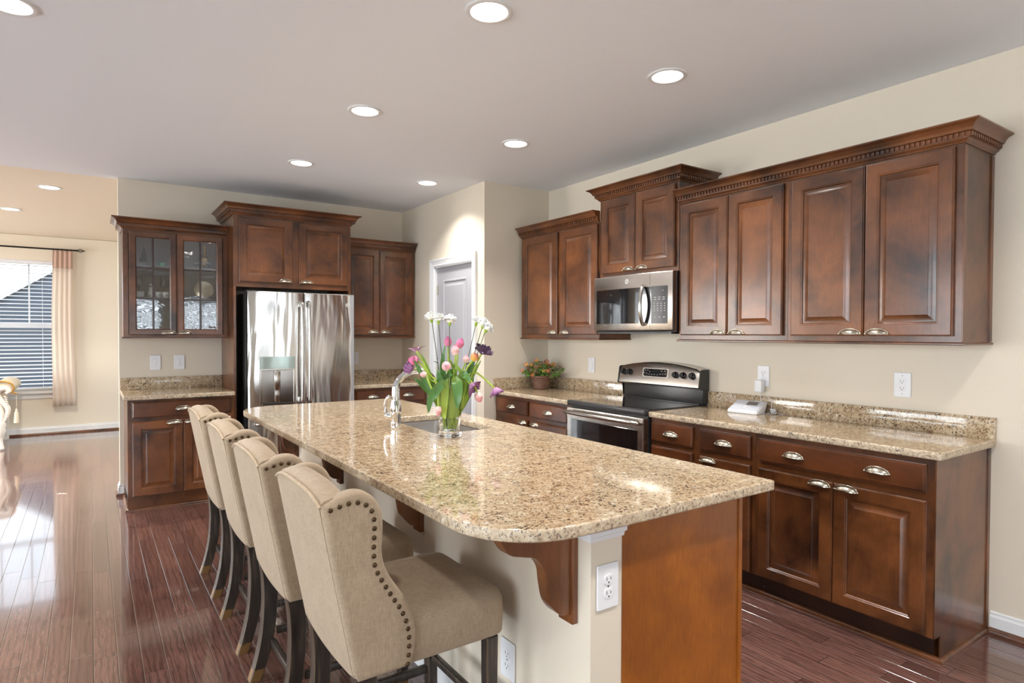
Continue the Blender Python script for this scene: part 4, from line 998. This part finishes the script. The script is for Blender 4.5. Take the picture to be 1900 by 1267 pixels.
def carnation(label,px,py,d,tilt,seed,r=.031):
    rnd=random.Random(seed); base=Vector((rnd.uniform(-.02,.02),rnd.uniform(-.02,.02),ZB))
    t=thing('carnation',label,'carnation',Vector((VX,VY,CT))+base,0,'white carnations in the vase')
    c=FP(px,py,d); ax=(camR*tilt+Vector((0,0,1))).normalized(); cb=c-ax*.038
    neck=Vector((0,0,.252))+(Vector((c.x,c.y,0))*.45)
    P=[p-base for p in bez([base,base.lerp(neck,.6),neck,neck.lerp(cb,.5),cb],6)]
    m=MB().tube(P,.0017,6); m.sphere(P[-8],.0032,(1,1,1.3),8,6); m.build('stem',M_STEMD,t)
    m=MB()
    for k in (-14,-9):
        p=P[k]; q=camR*rnd.uniform(-1,1)+camD*rnd.uniform(-.5,.5); leaf_strip(m,[p,p+q*.012+Vector((0,0,.010)),p+q*.028+Vector((0,0,.012))],.004,0)
    m.build('leaf',M_STEMD,t,ang=180,norm=False)
    Mx=Matrix.Translation(cb-base)@orient(ax)
    MB().lathe([(.002,-.002),(.005,.002),(.0075,.012),(.0075,.020),(.010,.027),(.006,.027)],12,mat=Mx).build('calyx',M_CALYX,t)
    m=MB()
    for k in range(52):
        a=rnd.uniform(0,2*PI); el=rnd.uniform(-.45,1.5); ln=r*rnd.uniform(.8,1.05); wd=rnd.uniform(.35,.6)
        ph=rnd.uniform(0,6)
        def f(u,v):
            uu=(u-.5)*2; rad=ln*v; e2=el+.10*math.sin(uu*9+ph)*v
            ang=a+uu*wd*v*.9
            p=Vector((rad*math.cos(e2)*math.cos(ang),rad*math.cos(e2)*math.sin(ang),.030+rad*math.sin(e2)*.85))
            return Mx@(p+Vector((0,0,.0015*math.sin(uu*14+ph)*v)))
        m.patch(f,8,3)
    m.sphere(Mx@Vector((0,0,.030)),r*.62,(1,1,.75),10,8); m.build('bloom',M_CARN,t,ang=180,norm=False); return t
carnation('white carnation, leftmost of the bouquet',791,585,.02,-.25,31)
carnation('white carnation second from the left',807,587,-.01,-.05,32)
carnation('white carnation third from the left, above the pink tulips',829.5,590,.0,.15,33,.033)
carnation('small white carnation, first of the right-hand three',878,591,.02,.25,34,.026)
carnation('white carnation, middle of the right-hand three',892,596,.0,.4,35)
carnation('white carnation, rightmost and lowest of the bouquet',900.5,605,-.02,.7,36,.029)
# ------------------------------------------------------------------ petunia pot
pp0=thing('potted_petunia','red and yellow petunias in a brown ribbed pot in the counter corner','plant',(3.318,4.385,CT+.0003))
pr=[(.060,0),(.068,.004)]
for k in range(6): z=.012+k*.014; r=.069+z*.19; pr+=[(r,z),(r+.0015,z+.004),(r+.0015,z+.009),(r,z+.012)]
pr+=[(.090,.100),(.094,.101),(.096,.118),(.092,.119),(.086,.105),(.080,.102)]
MB().lathe(pr,36).build('pot',M_POT,pp0)
MB().lathe([(.0,.100),(.086,.100),(.084,.108),(.0,.112)],24).build('soil',M_SOIL,pp0)
rnd=random.Random(5); m=MB(); ms=MB(); tips=[]
for k in range(80):
    a=rnd.uniform(0,2*PI); rr_=math.sqrt(rnd.uniform(.01,1)); q=camR*(.185*rr_*math.cos(a))+camD*(.095*rr_*math.sin(a)); zz=.105+rnd.uniform(.0,.165)*(1-.55*rr_**2)
    tip=Vector((min(q.x,.175),min(q.y,.125),zz))
    st0=Vector((.03*math.cos(a),.03*math.sin(a),.105)); P=bez([st0,st0.lerp(tip,.5)+Vector((0,0,.02)),tip],4)
    ms.tube(P,.0013,5); tips.append(tip)
    for j in range(6):
        p=P[rnd.randrange(2,len(P))]+Vector((rnd.uniform(-.01,.01),rnd.uniform(-.01,.01),rnd.uniform(-.01,.01))); dd_=Vector((rnd.uniform(-1,1),rnd.uniform(-1,1),rnd.uniform(-.5,.7))).normalized()
        leaf_strip(m,[p,p+dd_*.014,p+dd_*.026+Vector((0,0,-.004))],.018,rnd.randrange(1,99),.2)
# trailing runner to the right (towards the range)
tr_=bez([Vector((.02,-.05,.11)),Vector((.04,-.13,.12)),Vector((.05,-.19,.145)),Vector((.06,-.235,.185))],6)
ms.tube(tr_,.0016,6)
for p in tr_[4:]:
    for j in range(3):
        dd_=Vector((rnd.uniform(-1,1),rnd.uniform(-1,1),rnd.uniform(-.5,.7))).normalized(); leaf_strip(m,[p,p+dd_*.012,p+dd_*.022],.014,rnd.randrange(1,99),.2)
ms.build('stems',M_STEMD,pp0); m.build('foliage',M_PLEAF,pp0,ang=180,norm=False)
def petunia(p,nrm,R,col):
    m=MB(); Mx=Matrix.Translation(p)@orient(nrm)
    for k in range(5):
        a0=2*PI*k/5
        def f(u,v):
            uu=(u-.5)*2; a=a0+uu*.42*(v**.4); r=R*v*(1-.25*uu*uu); return Mx@Vector((r*math.cos(a),r*math.sin(a),-.016*(1-v)**1.5+.003*math.sin(uu*3)*v))
        m.patch(f,4,5)
    return m.build('flower',col,pp0,ang=180,norm=False)
order=sorted(tips,key=lambda q:-(q.z*1.3-(q.x*_s+q.y*_c)))
for k,p in enumerate(order[:34]):
    nv=Vector((-_s+rnd.uniform(-.5,.5),-_c+rnd.uniform(-.5,.5),.5)); petunia(p+nv.normalized()*.014,nv,rnd.uniform(.016,.024),[M_PRED,M_PYEL,M_PDK,M_PYEL,M_PDK][k%5])
for p in tr_[-3:]: petunia(p+Vector((-.005,0,.006)),Vector((-.5,-.6,.4)),.009,M_PDK)
# ------------------------------------------------------------------ outlets and switches
def plate(name,label,loc,rz,kind='duplex',cat='outlet',group=None):
    t=thing(name,label,cat,loc,rz,group)
    me=curve_mesh([rrect(-.041,-.064,.041,.064,.005)],.006,.0025,Matrix.Translation((0,-.0035,0))@XZ,bres=2); link('cover_plate',finish(me,M_PLAST),t)
    m=MB(); s_=MB()
    if kind=='duplex':
        for z in (.020,-.020):
            m.mesh(curve_mesh([rrect(-.017,-.015,.017,.015,.012)],.003,.0008,Matrix.Translation((0,-.0072,z))@XZ,bres=1))
            s_.box((-.0085,-.0094,z-.002),(-.0065,-.0086,z+.008)).box((.0065,-.0094,z-.001),(.0085,-.0086,z+.007)).cyl((0,-.0094,z-.008),(0,-.0086,z-.008),.0028,n=10)
        s_.cyl((0,-.0074,0),(0,-.0064,0),.003,n=10)
    elif kind=='decora':
        m.box((-.0165,-.0085,-.033),(.0165,-.0065,.033),.001,1)
        for z in (.018,-.018): s_.box((-.0085,-.0095,z-.002),(-.0065,-.0084,z+.007)).box((.0065,-.0095,z-.001),(.0085,-.0084,z+.006)).cyl((0,-.0095,z-.008),(0,-.0084,z-.008),.0026,n=10)
        for z in (.048,-.048): s_.cyl((0,-.0074,z),(0,-.0064,z),.0022,n=8)
    elif kind=='toggle':
        m.box((-.006,-.0075,-.012),(.006,-.0060,.012)).box((-.004,-.016,-.001),(.004,-.006,.008),.001,1)
        for z in (.030,-.030): s_.cyl((0,-.0074,z),(0,-.0064,z),.0022,n=8)
    elif kind=='rocker':
        m.box((-.0165,-.0100,-.033),(.0165,-.0065,.033),.001,1)
        for z in (.048,-.048): s_.cyl((0,-.0074,z),(0,-.0064,z),.0022,n=8)
    m.build('receptacle' if cat=='outlet' else 'switch_lever',M_PLAST,t); s_.build('slots' if cat=='outlet' else 'screws',M_SLOT,t,smooth=False)
    return t
plate('light_switch','white toggle switch on the back wall under the glass cabinet',(.468,YB-.0005,1.143),0,'toggle','switch')
plate('wall_outlet','white duplex outlet on the back wall under the glass cabinet',(.655,YB-.0005,1.143),0)
plate('wall_outlet','white outlet just right of the refrigerator, partly hidden',(2.278,YB-.0005,1.147),0)
plate('light_switch','white rocker switch on the wall between petunias and range',(XW-.0005,3.930,1.141),RZW,'rocker','switch')
plate('wall_outlet','white outlet with an adapter plugged in, right of the range',(XW-.0005,2.310,1.143),RZW)
plate('wall_outlet','white outlet with rectangular face under the right upper cabinets',(XW-.0005,1.502,1.143),RZW,'decora')
plate('wall_outlet','white duplex outlet on the island end, left of the wood panel',(1.205,PE-.0005,.690),0)
plate('wall_outlet','white outlet low on the island half wall behind the nearest stool',(PX-.0005,1.685,.318),RZW)
ad=thing('power_adapter','white power adapter plugged into the outlet right of the range','adapter',(XW-.010,2.314,1.078),RZW)
MB().box((-.028,-.045,-.035),(.022,-.0002,.040),.005).build('housing',M_PLAST,ad)
MB().tube(bez([(0,-.022,-.035),(.002,-.022,-.07),(.01,-.03,-.10),(.03,-.06,-.150)],6),.0016,6).build('cord',M_PLAST,ad)
# alarm keypad
ak=thing('alarm_keypad','white alarm keypad with small grey screen on the right counter','keypad',(3.400,2.345,CT+.0003),RZW+.12)
m=MB(); rr=[]
prof=[(-.070,.0),(-.074,.010),(-.068,.020),(.052,.072),(.060,.070),(.060,.060),(.030,.0)]
m.rings([[(x,y,z) for y,z in prof] for x in (-.098,.098)]); 
bmesh.ops.recalc_face_normals(m.bm,faces=list(m.bm.faces)); bmesh.ops.bevel(m.bm,geom=list(m.bm.edges),offset=.004,segments=2,affect='EDGES'); m.build('housing',M_PLAST,ak)
sl=math.atan2(.052,.120); KM=Matrix.Translation((0,-.008,.046))@Matrix.Rotation(sl,4,'X')
MB().box((-.092,-.060,-.001),(.092,.060,.0035),.002,1,mat=KM).build('face_plate',plain('pale_grey_plastic',srgb(216,219,227),.35),ak)
MB().box((-.008,.002,.0036),(.062,.046,.0044),mat=KM).build('screen',M_LCD,ak,smooth=False)
m=MB().cyl(KM@Vector((.0,-.022,.003)),KM@Vector((.0,-.022,.0046)),.011,n=16).cyl(KM@Vector((.03,-.022,.003)),KM@Vector((.03,-.022,.0046)),.005,n=12); m.build('buttons',M_PLAST,ak)
cd=[Vector((.095,.03,.02))]
rnd=random.Random(11)
cc=thing('charger_cord','tangled white cord bundle beside the alarm keypad','cord',(3.44,2.200,CT+.0035))
pts=[Vector((-.03,.035,0)),Vector((-.01,.05,.0))]
for k in range(26):
    a=k*2.1; pts.append(Vector((.012+.030*math.cos(a)*rnd.uniform(.5,1),.0+.022*math.sin(a)*rnd.uniform(.5,1),.002+.028*abs(math.sin(k*.9)))))
pts+= [Vector((.05,-.02,.0)),Vector((.03,-.05,.0))]
MB().tube(bez(pts,4),.0016,6).build('bundle',M_PLAST,cc)
MB().tube(bez([(.02,.02,.03),(.035,.03,.07),(.02,.045,.10),(-.02,.055,.085),(-.06,.06,.07)],5),.0015,6).build('loop',M_PLAST,cc)
# ------------------------------------------------------------------ display pieces in the glass cabinet
def small(name,label,cat,loc,parts,group=None,rz=0):
    t=thing(name,label,cat,loc,rz,group)
    for nm,fn,mat in parts:
        m=MB(); fn(m); m.build(nm,mat,t,ang=60)
    return t
YG=6.04; Z2,Z1=1.7004,1.9664
small('tree_figurine','small dark glass tree ornament on the top shelf, left','ornament',(.375,YG,Z1),[('stand',lambda m:m.lathe([(.022,0),(.022,.006),(.004,.012),(.004,.03)],14),M_WINE),('tree',lambda m:m.lathe([(.001,.165),(.012,.13),(.010,.128),(.024,.09),(.020,.088),(.036,.040),(.030,.034),(.0,.03)],16),plain('ornament_bronze_green',srgb(92,92,66),.2,metal=.6))])
small('candle','small green glass candle on the top shelf','candle',(.510,YG,Z1),[('cup',lambda m:m.lathe([(.020,0),(.024,.005),(.024,.036),(.022,.036),(.021,.010),(0,.008)],18),plain('green_glass',srgb(70,190,110),.15)),('wick',lambda m:m.tube([(0,0,.008),(0,0,.045)],.0015,6),M_DARK)])
wp=[(.030,0),(.030,.002),(.006,.006),(.0035,.012),(.0035,.075),(.010,.082),(.030,.100),(.037,.125),(.035,.155),(.029,.185),(.028,.185),(.034,.155),(.0355,.125),(.028,.102),(.0,.084)]
wg=small('wine_glass','clear wine glass on the middle shelf, nearest the left side','glass',(.335,YG+.06,Z2),[('bowl',lambda m:m.lathe(wp[5:],22),M_WINE),('stem',lambda m:m.lathe(wp[:6],16),M_WINE)],'wine glasses on the middle shelf')
copy_tree(wg,(.530,YG+.06,Z2),'clear wine glass on the middle shelf, behind the two painted cups')
M_CER=NT('painted_white_ceramic'); _v=M_CER.coord(); M_CER=M_CER.p(Base_Color=M_CER.ramp(M_CER.noise(_v,60,3,.5,1.0),[(.55,srgb(238,234,226)),(.62,srgb(120,80,78))]),Roughness=.2)
small('bud_vase','white gourd-shaped vase with dark twig painting, middle shelf','vase',(.425,YG-.01,Z2),[('body',lambda m:m.lathe([(.018,0),(.028,.015),(.030,.035),(.022,.058),(.013,.066),(.018,.080),(.017,.092),(.010,.102),(.014,.116),(.012,.116),(.0,.10)],22),M_CER)])
cup=small('tea_cup','painted white cup at the left end of the middle shelf','cup',(.345,YG-.05,Z2),[('body',lambda m:m.lathe([(.016,0),(.024,.006),(.029,.048),(.027,.048),(.022,.010),(.0,.008)],20),M_CER)],'painted cups on the middle shelf')
copy_tree(cup,(.480,YG-.04,Z2),'painted white cup just right of the gourd vase'); copy_tree(cup,(.530,YG-.07,Z2),'painted white cup at the right, in front of the wine glass')
small('decorative_decanter','round glass decanter with gold ornament on the top shelf, right','decanter',(.840,YG,Z1),[('globe',lambda m:m.sphere((0,0,.068),.062,(1,.5,1)),M_WINE),('gold_center',lambda m:m.sphere((0,-.004,.085),.032,(1,.45,1.0)).sphere((.0,-.004,.045),.026,(1,.45,1)),M_GOLD),('neck',lambda m:m.lathe([(.014,.125),(.008,.15),(.006,.185),(.010,.20),(.0,.205)],14),M_GOLD)])
ccp=small('crystal_cup','small cut crystal cup on the top shelf, left of the decanter','cup',(.765,YG-.06,Z1),[('body',lambda m:m.lathe([(.014,0),(.014,.004),(.006,.010),(.018,.020),(.022,.045),(.020,.045),(.0,.022)],10),M_WINE),('rim',lambda m:m.lathe([(.0225,.043),(.0235,.046),(.0205,.046)],14),M_PLAST)],'crystal cups on the top shelf')
copy_tree(ccp,(.850,YG-.09,Z1),'small cut crystal cup in front of the decanter')
small('display_plate','round patterned plate standing on a stand, middle shelf','plate',(.830,YG+.02,Z2),[('plate',lambda m:m.lathe([(0,0),(.035,.001),(.038,.004),(.050,.005),(.056,.003),(.070,.010),(.078,.012),(.078,.014),(.056,.007),(0,.006)],30,mat=Matrix.Translation((0,0,.084))@Matrix.Rotation(PI/2-.15,4,'X')),plain('silver_plate',srgb(190,176,150),.25,metal=.4)),('stand',lambda m:m.box((-.03,-.03,0),(.03,.02,.008)).tube([(-.02,.02,.006),(-.012,.02,.07)],.002).tube([(.02,.02,.006),(.012,.02,.07)],.002),M_DARK)])
small('glass_dish','low clear glass dish on the middle shelf, right end','dish',(.905,YG-.05,Z2),[('dish',lambda m:m.lathe([(.02,0),(.03,.006),(.046,.022),(.044,.022),(.0,.008)],20),M_WINE)])
small('glass_bowl','tiny clear glass bowl on the middle shelf beside the plate','bowl',(.740,YG-.05,Z2),[('bowl',lambda m:m.lathe([(.012,0),(.02,.006),(.026,.026),(.024,.026),(.0,.006)],18),M_WINE)])
small('bird_figurine','small dark figurine on the cabinet floor, right corner','ornament',(.885,YG-.06,1.3914),[('body',lambda m:m.sphere((0,0,.022),.018,(1.6,.8,.8)).tube([(-.02,0,.022),(-.045,0,.045)],[.006,.002],6).tube([(.02,0,.03),(.03,0,.048),(.045,0,.05)],[.006,.006,.002],6).tube([(-.005,0,.01),(-.005,0,0)],.002,6).tube([(.008,0,.01),(.008,0,0)],.002,6),M_DARK)])
# ------------------------------------------------------------------ downlights
def make_dl(loc,label,warm=False):
    t=thing('recessed_light',label,'light',loc,0,'recessed ceiling lights')
    MB().lathe([(.096,-.001),(.098,-.005),(.090,-.008),(.078,-.006),(.074,-.001)],40,cap=False).build('trim_ring',M_WHITE,t)
    MB().lathe([(.0,-.0035),(.076,-.0028),(.076,-.0010),(.0,-.0008)],32).build('lens',M_LENS,t)
    area('lamp',(0,0,-.012),(0,0,0),.15,.15,DOWN*(2.6 if warm else 1),(1,.93,.83) if warm else DOWNCOL,'DISK',t,2.05)
    return t
LB=[(1.354,2.15,'ceiling light at the top centre, nearest the camera over the island'),(2.438,2.165,'ceiling light nearest the camera on the range side'),(1.350,3.52,'second ceiling light over the island, middle of its row'),(2.438,3.523,'middle ceiling light on the range side'),(1.354,4.87,'farthest ceiling light over the island, near the fridge'),(2.438,4.876,'farthest ceiling light on the range side, by the pantry'),(-.262,3.20,'ceiling light cut by the top left corner of the photo')]
for x,y,l in LB: make_dl((x,y,H),l)
for x,y,l in ((-.30,7.02,'nearer ceiling light in the family room'),(-.70,8.49,'farther ceiling light in the family room')): make_dl((x,y,H+.004),l,True)
for x,y in ((-2.6,7.02),(-2.6,8.49),(-2.4,3.2),(1.354,.3),(2.438,.3),(-.26,.3),(-2.4,.3),(.5,-2.0),(2.4,-2.0)): make_dl((x,y,H+(.004 if y>6.5 else 0)),'unseen recessed ceiling light added for ambient fill',y>6.5)  # downlights beyond the view, added to even out the ambient light
# ------------------------------------------------------------------ curtain, rod, settee
rod=thing('curtain_rod','black iron curtain rod with a cage finial over the far window','curtain rod',(-1.17,YF-.085,2.545))
MB().tube([(-1.08,0,0),(1.02,0,0)],.011,12).build('rod',M_ROD,rod)
for sg,x in ((1,1.02),(-1,-1.08)):
    m=MB(); m.lathe([(.012,0),(.018,.006),(.012,.012)],12,mat=Matrix.Translation((x,0,0))@Matrix.Rotation(sg*PI/2,4,'Y'))
    for k in range(6):
        a=k*PI/3; m.tube(bez([(x+sg*.012,0,0),(x+sg*.035,.026*math.cos(a),.026*math.sin(a)),(x+sg*.085,0,0)],5),.0035,6)
    m.sphere((x+sg*.087,0,0),.007,u=8,v=6); m.build('finial',M_ROD,rod)
for x in (-.95,.90): MB().tube([(x,.0835,.0),(x,.0,0)],.006,8).build('bracket',M_ROD,rod)
cu=thing('curtain','blush sheer curtain panel at the right of the far window','curtain',(-.315,YF-.085,0))
def cur(z0,z1,mat,name,par):
    m=MB()
    def f(u,v):
        z=z0+(z1-z0)*v; k=(z-.39)/(2.52-.39); w=.130-.018*k; x=-w+2*w*u
        return Vector((x+.006*math.sin(z*3),.009*math.sin(u*2*PI*4.2+.6*math.sin(z*1.2))*(.75+.25*(1-k))+.004*math.sin(z*7),z))
    m.patch(f,90,14); o=m.build(name,mat,par,ang=180,norm=False)
    sm=o.modifiers.new('s','SOLIDIFY'); sm.thickness=.0012; return o
cb_=cur(.385,2.29,M_CURT,'panel',cu); cur(2.29,2.53,M_CURTT,'header',cu)
m=MB()
for k in range(5):
    x=-.10+k*.05; m.tube([(x,.016*math.cos(t*PI/5),.0185*math.sin(t*PI/5)+2.545) for t in range(11)],.002,6)
m.build('rings',M_ROD,cu)
se=thing('settee','cream carved-wood settee arm with rolled upholstery at the left edge','settee',(-.86,9.45,0))
sp_=[]
m=MB()
# carved front post: S-shaped scroll
post=bez([(.02,0,.675),(.05,0,.70),(.02,0,.735),(-.04,0,.72),(-.06,0,.66),(-.02,0,.58),(.035,0,.50),(.030,0,.41),(-.01,0,.33)],6)
m.tube(post,[.020+.012*math.sin(i/len(post)*PI) for i in range(len(post))],12)
post2=bez([(-.09,0,.70),(-.085,0,.62),(-.04,0,.52),(-.02,0,.42),(-.03,0,.32)],6); m.tube(post2,.028,12)
for k in range(10):
    z=.40+k*.026; m.sphere((.042-.02*abs(k-4)/4,-.018,z),.016,(1.3,.7,.45),10,6,mat=Matrix.Rotation(.6,4,'Y'))
m.build('carved_post',M_CARVE,se)
m=MB(); m.lathe([(.05,.33),(.055,.30),(.045,.26),(.052,.22),(.030,.17),(.020,.10),(.028,.05),(.034,.02),(.022,.0)],18,c=(-.03,0,0)); m.build('leg',M_CARVE,se)
m=MB(); rr=[]
for k in range(13):
    a=-PI*.25+k/12*PI*1.35; 
    rr.append((.110*math.cos(a)-.015,.110*math.sin(a)*.78+.735))
rr+= [(-.16,.70),(-.16,.36),(-.05,.36),(-.04,.60)]
m.rings([[(x,y,z) for x,z in rr] for y in (.02,.10,.95)]); m.build('arm_upholstery',M_UPH,se,ang=60)
m=MB().tube([(p[0],.012,p[1]) for p in rr[:13]],.010,8); m.build('fringe_trim',M_GOLD,se)
MB().box((-1.60,.04,.28),(-.05,.92,.44),.04,3).build('seat_cushion',M_UPH,se); MB().box((-1.60,.80,.44),(-.22,.98,.84),.05,3).build('backrest',M_UPH,se)
MB().box((-1.62,.0,.22),(-.03,.05,.34),.02,2).build('apron',M_CARVE,se)
for x,y in ((-1.56,.02),(-1.56,.90),(-.06,.90)): MB().lathe([(.03,.28),(.022,.12),(.03,.02),(.02,0)],14,c=(x,y,0)).build('leg',M_CARVE,se)
m=MB().tube([(.118,-.01,.66),(.118,-.01,.48)],.0022,6).lathe([(.004,.49),(.012,.475),(.010,.462),(.020,.44),(.026,.36),(.028,.32),(.0,.322)],14,c=(.118,-.01,0)); m.build('tassel',M_UPH,se)
m=MB().lathe([(.02,0),(.028,.01),(.01,.02)],12,c=(.105,-.005,.665)); m.build('rosette',M_GOLD,se)
